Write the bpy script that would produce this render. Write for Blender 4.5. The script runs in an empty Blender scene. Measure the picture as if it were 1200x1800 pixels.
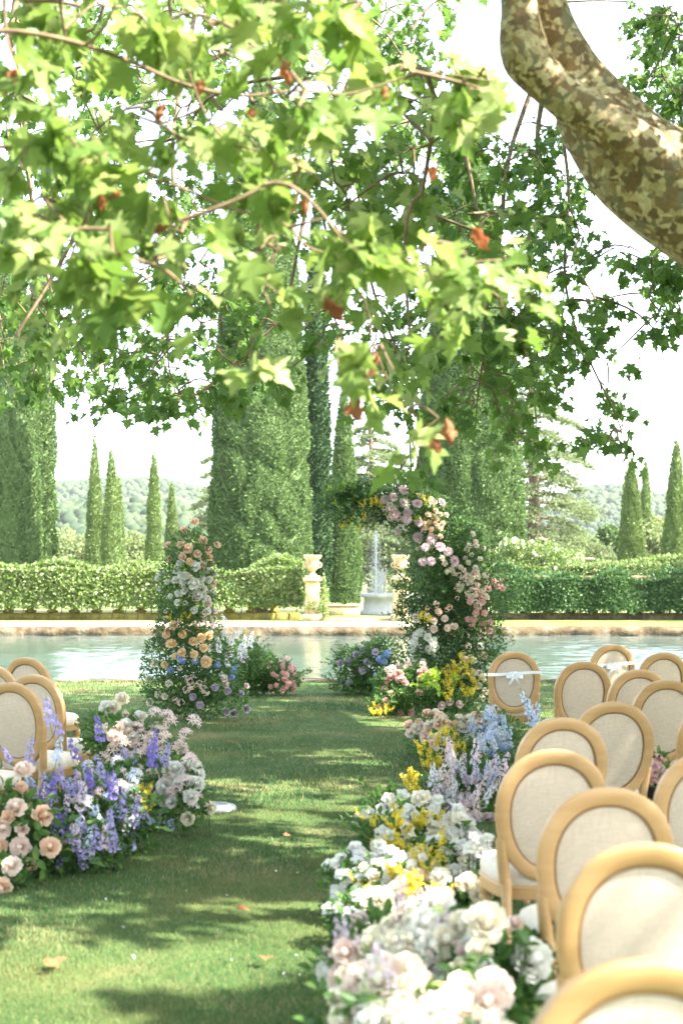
import bpy, math, random
import numpy as np
from mathutils import Vector, Matrix

R = math.radians
rng = np.random.default_rng(7)
random.seed(7)
SC = bpy.context.scene
COL = SC.collection

# ------------------------------------------------------------------ camera, sky, sun, exposure
CAMH = 1.79
FPX = 2500.0
cam_d = bpy.data.cameras.new('camera')
cam = bpy.data.objects.new('camera', cam_d); COL.objects.link(cam)
cam.location = (0, 0, CAMH); cam.rotation_euler = (R(90), 0, 0)
cam_d.sensor_fit = 'VERTICAL'; cam_d.sensor_height = 36; cam_d.lens = 50
cam_d.shift_y = 100 / 1800.0
cam_d.clip_start = 0.1; cam_d.clip_end = 6000
cam_d.dof.use_dof = True; cam_d.dof.focus_distance = 17.0; cam_d.dof.aperture_fstop = 2.5
SC.camera = cam

SUN = Vector((0.78, -0.30, 0.88)).normalized()      # direction towards the sun
elev = math.asin(SUN.z)
W = bpy.data.worlds.new("World"); SC.world = W; W.use_nodes = True
nt = W.node_tree; nt.nodes.clear()
sky = nt.nodes.new('ShaderNodeTexSky'); sky.sky_type = 'NISHITA'; sky.sun_disc = False
sky.sun_elevation = elev; sky.sun_rotation = math.atan2(SUN.x, SUN.y)
sky.air_density = 1.0; sky.dust_density = 2.2; sky.ozone_density = 1.0; sky.altitude = 200
bg = nt.nodes.new('ShaderNodeBackground'); bg.inputs[1].default_value = 0.14
wo = nt.nodes.new('ShaderNodeOutputWorld')
wb = nt.nodes.new('ShaderNodeHueSaturation'); wb.inputs['Saturation'].default_value = .55      # the photo's white balance is set for the shade
nt.links.new(sky.outputs[0], wb.inputs['Color']); nt.links.new(wb.outputs[0], bg.inputs[0]); nt.links.new(bg.outputs[0], wo.inputs[0])
sl = bpy.data.lights.new('sun', 'SUN'); sl.energy = 4.2; sl.angle = R(0.5); sl.color = (1.0, 0.93, 0.81)
so = bpy.data.objects.new('sun', sl); COL.objects.link(so)
so.rotation_euler = SUN.to_track_quat('Z', 'Y').to_euler(); so.location = (30, -20, 60)
SC.view_settings.view_transform = 'Standard'; SC.view_settings.look = 'None'
SC.view_settings.gamma = 1.0; SC.view_settings.exposure = 2.8
cy = SC.cycles
cy.max_bounces = 8; cy.diffuse_bounces = 4; cy.glossy_bounces = 3; cy.transmission_bounces = 5
cy.transparent_max_bounces = 8; cy.volume_bounces = 0; cy.use_denoising = True
cy.sample_clamp_indirect = 6

# ------------------------------------------------------------------ helpers
def PX(px, py, s):                      # a point of the photo at scale s (source pixels per metre)
    return np.array([(px - 600.0) / s, FPX / s, CAMH - (py - 1000.0) / s])

def tag(o, label=None, cat=None, group=None, kind=None):
    if label: o['label'] = label
    if cat: o['category'] = cat
    if group: o['group'] = group
    if kind: o['kind'] = kind
    return o

def empty(name, loc, rz=0, **k):
    o = bpy.data.objects.new(name, None); COL.objects.link(o)
    o.empty_display_size = 0.2
    o.location = [float(v) for v in loc]; o.rotation_euler = (0, 0, rz)
    return tag(o, **k)

class MB:
    """collects vertices and faces (numpy) for one mesh"""
    def __init__(s): s.V = []; s.T = []; s.Q = []; s.tm = []; s.qm = []; s.n = 0
    def add(s, V, F, m=0):
        V = np.asarray(V, dtype=np.float64).reshape(-1, 3)
        F = np.asarray(F, dtype=np.int64)
        if F.size:
            if F.shape[1] == 3: s.T.append(F + s.n); s.tm.append(np.full(len(F), m))
            else: s.Q.append(F + s.n); s.qm.append(np.full(len(F), m))
        s.V.append(V); s.n += len(V)
        return s
    def inst(s, tpl, P, Rm, S, m=0):
        tv, tf = tpl
        P = np.asarray(P); n = len(P)
        if n == 0: return s
        S = np.broadcast_to(np.asarray(S, dtype=float).reshape(-1, 1) if np.ndim(S) == 1 else np.asarray(S, dtype=float), (n, 3) if np.ndim(S) == 2 else (n, 1))
        L = tv[None, :, :] * S[:, None, :]
        V = np.einsum('nij,nkj->nki', Rm, L) + P[:, None, :]
        k = len(tv)
        F = (tf[None, :, :] + (np.arange(n) * k)[:, None, None]).reshape(-1, tf.shape[1])
        return s.add(V.reshape(-1, 3), F, m)
    def mesh(s, name, smooth=True, off=None):
        V = np.concatenate(s.V) if s.V else np.zeros((0, 3))
        if off is not None: V = V - np.asarray(off)
        T = np.concatenate(s.T) if s.T else np.zeros((0, 3), int)
        Q = np.concatenate(s.Q) if s.Q else np.zeros((0, 4), int)
        mi = np.concatenate(s.tm + s.qm) if (s.tm or s.qm) else np.zeros(0)
        me = bpy.data.meshes.new(name)
        me.vertices.add(len(V)); me.vertices.foreach_set('co', V.astype(np.float32).ravel())
        nl = T.size + Q.size
        me.loops.add(nl)
        me.loops.foreach_set('vertex_index', np.concatenate([T.ravel(), Q.ravel()]).astype(np.int32))
        me.polygons.add(len(T) + len(Q))
        st = np.concatenate([np.arange(len(T)) * 3, T.size + np.arange(len(Q)) * 4]).astype(np.int32)
        me.polygons.foreach_set('loop_start', st)
        me.polygons.foreach_set('material_index', mi.astype(np.int32))
        me.polygons.foreach_set('use_smooth', np.full(len(st), smooth, dtype=bool))
        me.update(calc_edges=True)
        return me
    # ---- shapes
    def box(s, c, d, m=0, b=0.0, rz=0.0):
        c = np.asarray(c, float); hx, hy, hz = np.asarray(d, float) / 2
        b = min(b, hx * .9, hy * .9, hz * .9)
        if b <= 0:
            V = np.array([[x, y, z] for z in (-hz, hz) for y in (-hy, hy) for x in (-hx, hx)])
            F = np.array([[0, 2, 3, 1], [4, 5, 7, 6], [0, 1, 5, 4], [2, 6, 7, 3], [0, 4, 6, 2], [1, 3, 7, 5]])
        else:
            rings = []
            for (z, i) in ((-hz, b), (-hz + b, 0), (hz - b, 0), (hz, b)):
                x, y = hx - i, hy - i
                bb = b if i == 0 else b * .5
                rings.append([[x, -y + bb, z], [x, y - bb, z], [x - bb, y, z], [-x + bb, y, z], [-x, y - bb, z], [-x, -y + bb, z], [-x + bb, -y, z], [x - bb, -y, z]])
            V = np.array(rings).reshape(-1, 3)
            F = []
            for r in range(3):
                for k in range(8):
                    k2 = (k + 1) % 8
                    F.append([r * 8 + k, r * 8 + k2, r * 8 + 8 + k2, r * 8 + 8 + k])
            F = np.array(F)
            ct = np.array([[0, 1, 2, 3], [0, 3, 4, 7], [7, 4, 5, 6]])
            F = np.concatenate([F, ct + 24, ct[:, ::-1]])
        if rz:
            cc, ss = math.cos(rz), math.sin(rz)
            V = V @ np.array([[cc, ss, 0], [-ss, cc, 0], [0, 0, 1]])
        return s.add(V + c, F, m)
    def tube(s, path, rad, seg=8, m=0, cap=True, closed=False, flat=None):
        P = np.asarray(path, float); n = len(P)
        rad = np.broadcast_to(np.asarray(rad, float), (n,))
        if closed: T = np.roll(P, -1, 0) - np.roll(P, 1, 0)
        else:
            T = np.gradient(P, axis=0)
        T /= np.linalg.norm(T, axis=1)[:, None] + 1e-12
        up = np.array([0.0, 0.0, 1.0]) if abs(T[0][2]) < .9 else np.array([1.0, 0.0, 0.0])
        A = np.zeros((n, 3)); a = np.cross(T[0], up); a /= np.linalg.norm(a)
        for i in range(n):
            a = a - T[i] * np.dot(a, T[i]); a /= np.linalg.norm(a) + 1e-12; A[i] = a
        B = np.cross(T, A)
        th = np.linspace(0, 2 * np.pi, seg, endpoint=False)
        V = P[:, None, :] + rad[:, None, None] * (np.cos(th)[None, :, None] * A[:, None, :] + np.sin(th)[None, :, None] * B[:, None, :])
        idx = np.arange(n * seg).reshape(n, seg)
        r = n if closed else n - 1
        F = []
        i0 = idx[:r]; i1 = np.roll(idx, -1, 0)[:r] if closed else idx[1:]
        F = np.stack([i0, np.roll(i0, -1, 1), np.roll(i1, -1, 1), i1], -1).reshape(-1, 4)
        s.add(V.reshape(-1, 3), F, m)
        if cap and not closed:
            for (e, rv) in ((0, True), (n - 1, False)):
                c = s.n
                ring = V[e]; s.add(np.concatenate([[P[e]], ring]), [[0, (k + 1) % seg + 1, k + 1] if rv else [0, k + 1, (k + 1) % seg + 1] for k in range(seg)], m)
        return s
    def lathe(s, prof, c=(0, 0, 0), seg=20, m=0, wob=None):
        prof = np.asarray(prof, float); n = len(prof)
        th = np.linspace(0, 2 * np.pi, seg, endpoint=False)
        r = prof[:, 0][:, None] * np.ones(seg)[None]
        if wob is not None: r = r * wob(th[None, :], prof[:, 1][:, None])
        V = np.stack([r * np.cos(th), r * np.sin(th), np.repeat(prof[:, 1][:, None], seg, 1)], -1) + np.asarray(c)
        idx = np.arange(n * seg).reshape(n, seg)
        F = np.stack([idx[:-1], np.roll(idx[:-1], -1, 1), np.roll(idx[1:], -1, 1), idx[1:]], -1).reshape(-1, 4)
        return s.add(V.reshape(-1, 3), F, m)
    def grid(s, V, m=0, closed_u=False):
        V = np.asarray(V); a, b = V.shape[:2]
        idx = np.arange(a * b).reshape(a, b)
        F = np.stack([idx[:-1, :-1], idx[:-1, 1:], idx[1:, 1:], idx[1:, :-1]], -1).reshape(-1, 4)
        return s.add(V.reshape(-1, 3), F, m)
    def obj(s, name, mat, parent=None, smooth=True, loc=None, world=True):
        off = None
        if parent is not None and world: off = np.array(parent.location)
        if loc is not None: off = np.asarray(loc)
        me = s.mesh(name, smooth, off)
        for mm in (mat if isinstance(mat, (list, tuple)) else [mat]): me.materials.append(mm)
        o = bpy.data.objects.new(name, me); COL.objects.link(o)
        if parent is not None: o.parent = parent
        if loc is not None: o.location = [float(v) for v in loc]
        return o

def link(name, me, parent=None, loc=(0, 0, 0), mat3=None, scale=1.0):
    o = bpy.data.objects.new(name, me); COL.objects.link(o)
    M = Matrix.Translation([float(v) for v in loc])
    if mat3 is not None: M = M @ Matrix([list(map(float, r)) for r in mat3]).to_4x4()
    sc = scale if isinstance(scale, (tuple, list)) else (scale, scale, scale)
    M = M @ Matrix.Diagonal((*[float(v) for v in sc], 1))
    if parent is not None: o.parent = parent
    o.matrix_basis = M
    return o

def copy_tree(o, parent=None):
    c = o.copy(); COL.objects.link(c)
    if parent is not None: c.parent = parent
    for ch in list(o.children): copy_tree(ch, c)
    return c

def unit(v):
    v = np.asarray(v, float); return v / (np.linalg.norm(v, axis=-1, keepdims=True) + 1e-12)

def frames(Y, Z):
    """rotation matrices whose local y is Y and local z near Z"""
    Y = unit(Y); X = unit(np.cross(Y, Z)); Zn = np.cross(X, Y)
    return np.stack([X, Y, Zn], -1)

def frame_z(Z, spin=None):
    Z = unit(np.atleast_2d(Z)); n = len(Z)
    h = np.where(np.abs(Z[:, 2:3]) > .95, np.array([[0, 1.0, 0]]), np.array([[0, 0, 1.0]]))
    X = unit(np.cross(h, Z)); Y = np.cross(Z, X)
    a = rng.uniform(0, 6.283, n) if spin is None else np.full(n, spin)
    X2 = X * np.cos(a)[:, None] + Y * np.sin(a)[:, None]; Y2 = np.cross(Z, X2)
    return np.stack([X2, Y2, Z], -1)

def rdir(n):
    v = rng.normal(size=(n, 3)); return unit(v)

class Noise3:                        # cheap smooth pseudo noise, roughly -1..1
    def __init__(s, f, k=7, seed=0):
        r = np.random.default_rng(seed)
        s.k = unit(r.normal(size=(k, 3))) * f * r.uniform(.6, 1.6, (k, 1)); s.p = r.uniform(0, 6.28, k)
    def __call__(s, P):
        return np.sin(np.asarray(P) @ s.k.T + s.p).sum(-1) / math.sqrt(len(s.p)) * .9

# ------------------------------------------------------------------ materials
def nodes(name):
    m = bpy.data.materials.new(name); m.use_nodes = True
    t = m.node_tree; t.nodes.clear()
    out = t.nodes.new('ShaderNodeOutputMaterial')
    return m, t, out
def N(t, kind, **k):
    n = t.nodes.new(kind)
    for a, b in k.items():
        if a.startswith('_'): setattr(n, a[1:], b)
        else: n.inputs[a.replace('_', ' ')].default_value = b
    return n
def ramp(t, stops, fac=None, interp='LINEAR'):
    r = t.nodes.new('ShaderNodeValToRGB'); r.color_ramp.interpolation = interp
    e = r.color_ramp.elements
    while len(e) > 1: e.remove(e[-1])
    e[0].position = stops[0][0]; e[0].color = (*stops[0][1], 1)
    for p, c in stops[1:]:
        x = e.new(p); x.color = (*c, 1)
    if fac is not None: t.links.new(fac, r.inputs[0])
    return r

def leaf_mat(name, cols, trans=0.35, rough=0.5, tcol=1.4, spec=.2, patch=None, scale=1.0):
    """foliage: random tint per leaf, a little light through it"""
    m, t, out = nodes(name)
    g = N(t, 'ShaderNodeNewGeometry')
    n = len(cols)
    r = ramp(t, [(i / max(1, n - 1), c) for i, c in enumerate(cols)], g.outputs['Random Per Island'])
    colo = r.outputs[0]
    if patch:
        tc = N(t, 'ShaderNodeTexCoord'); no = N(t, 'ShaderNodeTexNoise', Scale=scale, Detail=2.0)
        t.links.new(tc.outputs['Object'], no.inputs['Vector'])
        mr = N(t, 'ShaderNodeMapRange'); mr.inputs[1].default_value = .45; mr.inputs[2].default_value = .65
        t.links.new(no.outputs[0], mr.inputs[0])
        mx = N(t, 'ShaderNodeMixRGB'); mx.inputs[2].default_value = (*patch, 1)
        t.links.new(mr.outputs[0], mx.inputs[0]); t.links.new(colo, mx.inputs[1]); colo = mx.outputs[0]
    b = N(t, 'ShaderNodeBsdfPrincipled', Roughness=rough); b.inputs['Specular IOR Level'].default_value = spec
    t.links.new(colo, b.inputs['Base Color'])
    if trans > 0:
        tr = N(t, 'ShaderNodeBsdfTranslucent'); hs = N(t, 'ShaderNodeHueSaturation', Saturation=1.1, Value=tcol, Hue=.49)
        t.links.new(colo, hs.inputs['Color']); t.links.new(hs.outputs[0], tr.inputs[0])
        mix = N(t, 'ShaderNodeMixShader'); mix.inputs[0].default_value = trans
        t.links.new(b.outputs[0], mix.inputs[1]); t.links.new(tr.outputs[0], mix.inputs[2]); t.links.new(mix.outputs[0], out.inputs[0])
    else: t.links.new(b.outputs[0], out.inputs[0])
    return m

def plain(name, col, rough=.6, col2=None, scale=6.0, bump=0.0, bscale=30, spec=.4, metal=0, stretch=None, lo=.35, hi=.65):
    m, t, out = nodes(name)
    b = N(t, 'ShaderNodeBsdfPrincipled', Roughness=rough); b.inputs['Specular IOR Level'].default_value = spec
    b.inputs['Metallic'].default_value = metal
    tc = N(t, 'ShaderNodeTexCoord'); vec = tc.outputs['Object']
    if stretch:
        mp = N(t, 'ShaderNodeMapping'); mp.inputs['Scale'].default_value = stretch
        t.links.new(vec, mp.inputs[0]); vec = mp.outputs[0]
    if col2:
        no = N(t, 'ShaderNodeTexNoise', Scale=scale, Detail=5.0); t.links.new(vec, no.inputs['Vector'])
        r = ramp(t, [(lo, col), (hi, col2)], no.outputs[0]); t.links.new(r.outputs[0], b.inputs['Base Color'])
    else: b.inputs['Base Color'].default_value = (*col, 1)
    if bump:
        nb = N(t, 'ShaderNodeTexNoise', Scale=bscale, Detail=4.0); t.links.new(vec, nb.inputs['Vector'])
        bp = N(t, 'ShaderNodeBump', Strength=bump, Distance=.02); t.links.new(nb.outputs[0], bp.inputs['Height'])
        t.links.new(bp.outputs[0], b.inputs['Normal'])
    t.links.new(b.outputs[0], out.inputs[0])
    return m

def petal_mat(name, col, col2=None, trans=.3):
    m, t, out = nodes(name)
    g = N(t, 'ShaderNodeNewGeometry')
    c2 = col2 or tuple(min(1, c * 1.08 + .02) for c in col)
    oi = N(t, 'ShaderNodeObjectInfo')
    ad = N(t, 'ShaderNodeMath', _operation='ADD'); t.links.new(g.outputs['Random Per Island'], ad.inputs[0]); t.links.new(oi.outputs['Random'], ad.inputs[1])
    hf = N(t, 'ShaderNodeMath', _operation='MULTIPLY'); hf.inputs[1].default_value = .5; t.links.new(ad.outputs[0], hf.inputs[0])
    r = ramp(t, [(0, col), (1, c2)], hf.outputs[0])
    b = N(t, 'ShaderNodeBsdfPrincipled', Roughness=.65); b.inputs['Specular IOR Level'].default_value = .2
    t.links.new(r.outputs[0], b.inputs['Base Color'])
    tr = N(t, 'ShaderNodeBsdfTranslucent'); t.links.new(r.outputs[0], tr.inputs[0])
    mix = N(t, 'ShaderNodeMixShader'); mix.inputs[0].default_value = trans
    t.links.new(b.outputs[0], mix.inputs[1]); t.links.new(tr.outputs[0], mix.inputs[2]); t.links.new(mix.outputs[0], out.inputs[0])
    return m

M = {}
M['plane_leaf'] = leaf_mat('plane_leaf', [(.045, .12, .015), (.07, .17, .02), (.10, .22, .03), (.06, .15, .02), (.15, .25, .04)], .42, .42, 1.7)
M['plane_leaf_far'] = leaf_mat('plane_leaf_shade', [(.07, .14, .035), (.095, .18, .045), (.14, .23, .06), (.075, .15, .035)], .42, .45, 1.6)
M['plane_leaf_near'] = leaf_mat('plane_leaf_sunlit_tint', [(.10, .18, .045), (.15, .24, .06), (.22, .31, .09), (.12, .20, .05), (.34, .40, .17), (.16, .25, .07)], .45, .4, 1.5)  # paler copy of the leaf, sunlit highlights put into the tints
M['dry_leaf'] = leaf_mat('dry_leaf', [(.24, .085, .04), (.32, .14, .07), (.40, .20, .09)], .25, .7, 1.2)
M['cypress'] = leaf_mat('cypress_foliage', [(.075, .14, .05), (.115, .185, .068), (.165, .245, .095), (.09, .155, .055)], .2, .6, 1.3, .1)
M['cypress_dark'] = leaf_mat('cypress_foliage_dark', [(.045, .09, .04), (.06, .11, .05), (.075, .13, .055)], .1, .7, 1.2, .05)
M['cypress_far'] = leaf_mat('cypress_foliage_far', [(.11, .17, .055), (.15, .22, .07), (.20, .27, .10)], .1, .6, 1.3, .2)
M['cedar'] = leaf_mat('cedar_needles', [(.16, .21, .11), (.21, .27, .14), (.27, .32, .17)], .35, .6, 1.2, .1)
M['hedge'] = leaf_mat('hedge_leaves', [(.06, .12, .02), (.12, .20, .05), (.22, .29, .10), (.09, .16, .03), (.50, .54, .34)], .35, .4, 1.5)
M['hedge_dark'] = leaf_mat('hedge_leaves_dark', [(.045, .095, .035), (.06, .125, .04), (.09, .165, .055)], .25, .35, 1.4)  # right hedge's shade put into darker greens; also used for hedge insides
M['olive'] = leaf_mat('pale_tree_leaves', [(.16, .22, .09), (.22, .28, .12), (.28, .32, .15)], .3, .5, 1.2)
M['green'] = leaf_mat('arrangement_leaves', [(.045, .11, .03), (.065, .15, .035), (.10, .20, .05), (.07, .14, .05), (.17, .27, .07)], .34, .38, 1.5)
M['grey_green'] = leaf_mat('arrangement_leaves_dusky', [(.04, .08, .04), (.06, .11, .05), (.045, .10, .035), (.09, .14, .06)], .3, .4, 1.4)
M['lime'] = leaf_mat('lime_leaves', [(.20, .33, .04), (.28, .40, .05)], .4, .4, 1.5)
M['grass'] = leaf_mat('grass_blades', [(.045, .115, .045), (.062, .145, .055), (.095, .185, .07), (.055, .13, .05), (.17, .23, .10), (.38, .33, .18)], .3, .6, 1.2, .08, patch=(.20, .21, .09), scale=.9)  # warm patch tint: dry tufts, raised to colour in sunlit grass
M['stem'] = plain('green_stem', (.09, .16, .04), .5)
M['twig'] = plain('twig_bark', (.13, .09, .055), .8, (.24, .17, .10), 14)
M['trunk'] = plain('tree_trunk', (.12, .085, .06), .9, (.20, .15, .11), 5, .5, 12)
M['wood'] = plain('gilded_wood', (.45, .28, .12), .42, (.53, .345, .165), 3, .06, 60, .5, 0, (1, 1, 6))
def vary(m, lo, hi):
    t = m.node_tree; b = [n for n in t.nodes if n.type == 'BSDF_PRINCIPLED'][0]; src = b.inputs['Base Color'].links[0].from_socket
    oi = N(t, 'ShaderNodeObjectInfo'); r = ramp(t, [(0, lo), (1, hi)], oi.outputs['Random']); mu = N(t, 'ShaderNodeMixRGB', _blend_type='MULTIPLY'); mu.inputs[0].default_value = 1
    t.links.new(src, mu.inputs[1]); t.links.new(r.outputs[0], mu.inputs[2]); t.links.new(mu.outputs[0], b.inputs['Base Color'])
vary(M['wood'], (.90, .86, .80), (1.12, 1.08, 1.12))
M['groove'] = plain('dark_piping', (.20, .10, .035), .6)
M['gravel'] = plain('pale_gravel', (.50, .43, .33), .95, (.62, .55, .43), 9, .4, 60)
M['white_plastic'] = plain('white_plastic', (.42, .45, .48), .5)
M['ribbon'] = plain('white_satin_ribbon', (.80, .82, .85), .35)
M['black'] = plain('black_pot', (.02, .02, .02), .4)
M['concrete'] = plain('pale_render', (.55, .5, .43), .9, (.62, .57, .5), 2)
M['roof'] = plain('roof_slab', (.42, .36, .30), .9)
M['marble'] = plain('white_stone', (.60, .59, .55), .8, (.46, .45, .41), 3)

def fabric():
    m, t, out = nodes('linen')
    b = N(t, 'ShaderNodeBsdfPrincipled', Roughness=.9); b.inputs['Specular IOR Level'].default_value = .15
    tc = N(t, 'ShaderNodeTexCoord')
    hs = []
    for sc in ((260, 260, 14), (14, 14, 260)):
        mp = N(t, 'ShaderNodeMapping'); mp.inputs['Scale'].default_value = sc; t.links.new(tc.outputs['Object'], mp.inputs[0])
        no = N(t, 'ShaderNodeTexNoise', Scale=1.0, Detail=2.0); t.links.new(mp.outputs[0], no.inputs['Vector']); hs.append(no.outputs[0])
    a = N(t, 'ShaderNodeMath', _operation='ADD'); t.links.new(hs[0], a.inputs[0]); t.links.new(hs[1], a.inputs[1])
    h = N(t, 'ShaderNodeMath', _operation='MULTIPLY'); h.inputs[1].default_value = .5; t.links.new(a.outputs[0], h.inputs[0])
    r = ramp(t, [(.36, (.50, .405, .315)), (.62, (.65, .54, .435))], h.outputs[0])
    t.links.new(r.outputs[0], b.inputs['Base Color'])
    bp = N(t, 'ShaderNodeBump', Strength=.15, Distance=.002); t.links.new(h.outputs[0], bp.inputs['Height']); t.links.new(bp.outputs[0], b.inputs['Normal'])
    t.links.new(b.outputs[0], out.inputs[0]); return m
M['linen'] = fabric()
M['cushion'] = plain('cushion_linen', (.66, .59, .49), .9, (.74, .67, .57), 40)

def bark():
    m, t, out = nodes('plane_bark')
    b = N(t, 'ShaderNodeBsdfPrincipled', Roughness=.75); b.inputs['Specular IOR Level'].default_value = .25
    tc = N(t, 'ShaderNodeTexCoord')
    n1 = N(t, 'ShaderNodeTexNoise', Scale=9.0, Detail=3.0); t.links.new(tc.outputs['Object'], n1.inputs['Vector'])
    sub = N(t, 'ShaderNodeVectorMath', _operation='SUBTRACT'); sub.inputs[1].default_value = (.5, .5, .5); t.links.new(n1.outputs['Color'], sub.inputs[0])
    def warp(k):
        sc = N(t, 'ShaderNodeVectorMath', _operation='SCALE'); sc.inputs['Scale'].default_value = k; t.links.new(sub.outputs[0], sc.inputs[0])
        ad = N(t, 'ShaderNodeVectorMath', _operation='ADD'); t.links.new(tc.outputs['Object'], ad.inputs[0]); t.links.new(sc.outputs[0], ad.inputs[1]); return ad.outputs[0]
    v1 = N(t, 'ShaderNodeTexVoronoi', Scale=17.0); t.links.new(warp(.16), v1.inputs['Vector'])
    s1 = N(t, 'ShaderNodeSeparateColor'); t.links.new(v1.outputs['Color'], s1.inputs[0])
    r1 = ramp(t, [(0, (.15, .10, .05)), (.28, (.20, .135, .065)), (.5, (.19, .165, .10)), (.72, (.25, .16, .075)), (.88, (.29, .235, .135))], s1.outputs[0], 'CONSTANT')
    v2 = N(t, 'ShaderNodeTexVoronoi', Scale=36.0); t.links.new(warp(.09), v2.inputs['Vector'])
    s2 = N(t, 'ShaderNodeSeparateColor'); t.links.new(v2.outputs['Color'], s2.inputs[0])
    n2 = N(t, 'ShaderNodeTexNoise', Scale=3.0, Detail=2.0); t.links.new(tc.outputs['Object'], n2.inputs['Vector'])
    am = N(t, 'ShaderNodeMath', _operation='MULTIPLY_ADD'); am.inputs[1].default_value = .72; t.links.new(n2.outputs[0], am.inputs[0]); t.links.new(s2.outputs[0], am.inputs[2])
    k2 = ramp(t, [(0, (0, 0, 0)), (.999, (1, 1, 1))], am.outputs[0], 'CONSTANT')
    c2 = ramp(t, [(0, (.46, .37, .21)), (.4, (.38, .30, .16)), (.7, (.54, .45, .28))], s2.outputs[1], 'CONSTANT')
    mx = N(t, 'ShaderNodeMixRGB'); t.links.new(k2.outputs[0], mx.inputs[0]); t.links.new(r1.outputs[0], mx.inputs[1]); t.links.new(c2.outputs[0], mx.inputs[2])
    n3 = N(t, 'ShaderNodeTexNoise', Scale=70.0, Detail=4.0); t.links.new(tc.outputs['Object'], n3.inputs['Vector'])
    mul = N(t, 'ShaderNodeMixRGB', _blend_type='MULTIPLY'); mul.inputs[0].default_value = .6
    rr = ramp(t, [(.3, (.6, .6, .6)), (.6, (1, 1, 1))], n3.outputs[0]); t.links.new(mx.outputs[0], mul.inputs[1]); t.links.new(rr.outputs[0], mul.inputs[2])
    t.links.new(mul.outputs[0], b.inputs['Base Color'])
    ah = N(t, 'ShaderNodeMath', _operation='MULTIPLY_ADD'); ah.inputs[1].default_value = .25; t.links.new(n3.outputs[0], ah.inputs[0]); 
    nk = N(t, 'ShaderNodeMath', _operation='SUBTRACT'); nk.inputs[0].default_value = 1.0; t.links.new(k2.outputs[0], nk.inputs[1]); t.links.new(nk.outputs[0], ah.inputs[2])
    bp = N(t, 'ShaderNodeBump', Strength=.8, Distance=.010); t.links.new(ah.outputs[0], bp.inputs['Height']); t.links.new(bp.outputs[0], b.inputs['Normal'])
    t.links.new(b.outputs[0], out.inputs[0]); return m
M['bark'] = bark()

def stone(name, c1, c2, c3, sc=3.0, bump=.8):
    m, t, out = nodes(name)
    b = N(t, 'ShaderNodeBsdfPrincipled', Roughness=.92); b.inputs['Specular IOR Level'].default_value = .2
    tc = N(t, 'ShaderNodeTexCoord')
    no = N(t, 'ShaderNodeTexNoise', Scale=sc, Detail=8.0, Roughness=.7); t.links.new(tc.outputs['Object'], no.inputs['Vector'])
    r = ramp(t, [(.32, c1), (.5, c2), (.66, c3)], no.outputs[0]); t.links.new(r.outputs[0], b.inputs['Base Color'])
    n2 = N(t, 'ShaderNodeTexNoise', Scale=sc * 5, Detail=8.0); t.links.new(tc.outputs['Object'], n2.inputs['Vector'])
    bp = N(t, 'ShaderNodeBump', Strength=bump, Distance=.05); t.links.new(n2.outputs[0], bp.inputs['Height']); t.links.new(bp.outputs[0], b.inputs['Normal'])
    t.links.new(b.outputs[0], out.inputs[0]); return m
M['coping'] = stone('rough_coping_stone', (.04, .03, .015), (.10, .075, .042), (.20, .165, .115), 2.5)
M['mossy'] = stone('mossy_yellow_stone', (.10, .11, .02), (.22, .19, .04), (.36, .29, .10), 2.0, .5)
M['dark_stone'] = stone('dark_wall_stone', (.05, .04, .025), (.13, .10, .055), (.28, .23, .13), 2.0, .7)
M['lime_stone'] = stone('pale_limestone', (.22, .17, .08), (.38, .31, .18), (.55, .48, .36), 3.0, .5)

def water():
    m, t, out = nodes('pool_water')
    b = N(t, 'ShaderNodeBsdfPrincipled', Roughness=.05); b.inputs['IOR'].default_value = 1.33; b.inputs['Specular IOR Level'].default_value = .45
    tc = N(t, 'ShaderNodeTexCoord')
    n0 = N(t, 'ShaderNodeTexNoise', Scale=.12, Detail=2.0); t.links.new(tc.outputs['Object'], n0.inputs['Vector'])
    r = ramp(t, [(.4, (.06, .09, .08)), (.62, (.08, .115, .105))], n0.outputs[0]); t.links.new(r.outputs[0], b.inputs['Base Color'])
    mp = N(t, 'ShaderNodeMapping'); mp.inputs['Scale'].default_value = (.55, 1.0, 1); t.links.new(tc.outputs['Object'], mp.inputs[0])
    n1 = N(t, 'ShaderNodeTexNoise', Scale=3.2, Detail=5.0, Roughness=.65, Distortion=.8); t.links.new(mp.outputs[0], n1.inputs['Vector'])
    n2 = N(t, 'ShaderNodeTexNoise', Scale=.35, Detail=1.0); t.links.new(tc.outputs['Object'], n2.inputs['Vector'])
    mm = N(t, 'ShaderNodeMath', _operation='MULTIPLY'); t.links.new(n1.outputs[0], mm.inputs[0]); t.links.new(n2.outputs[0], mm.inputs[1])
    bp = N(t, 'ShaderNodeBump', Strength=.5, Distance=.04); t.links.new(mm.outputs[0], bp.inputs['Height']); t.links.new(bp.outputs[0], b.inputs['Normal'])
    t.links.new(b.outputs[0], out.inputs[0]); return m
M['water'] = water()

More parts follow.
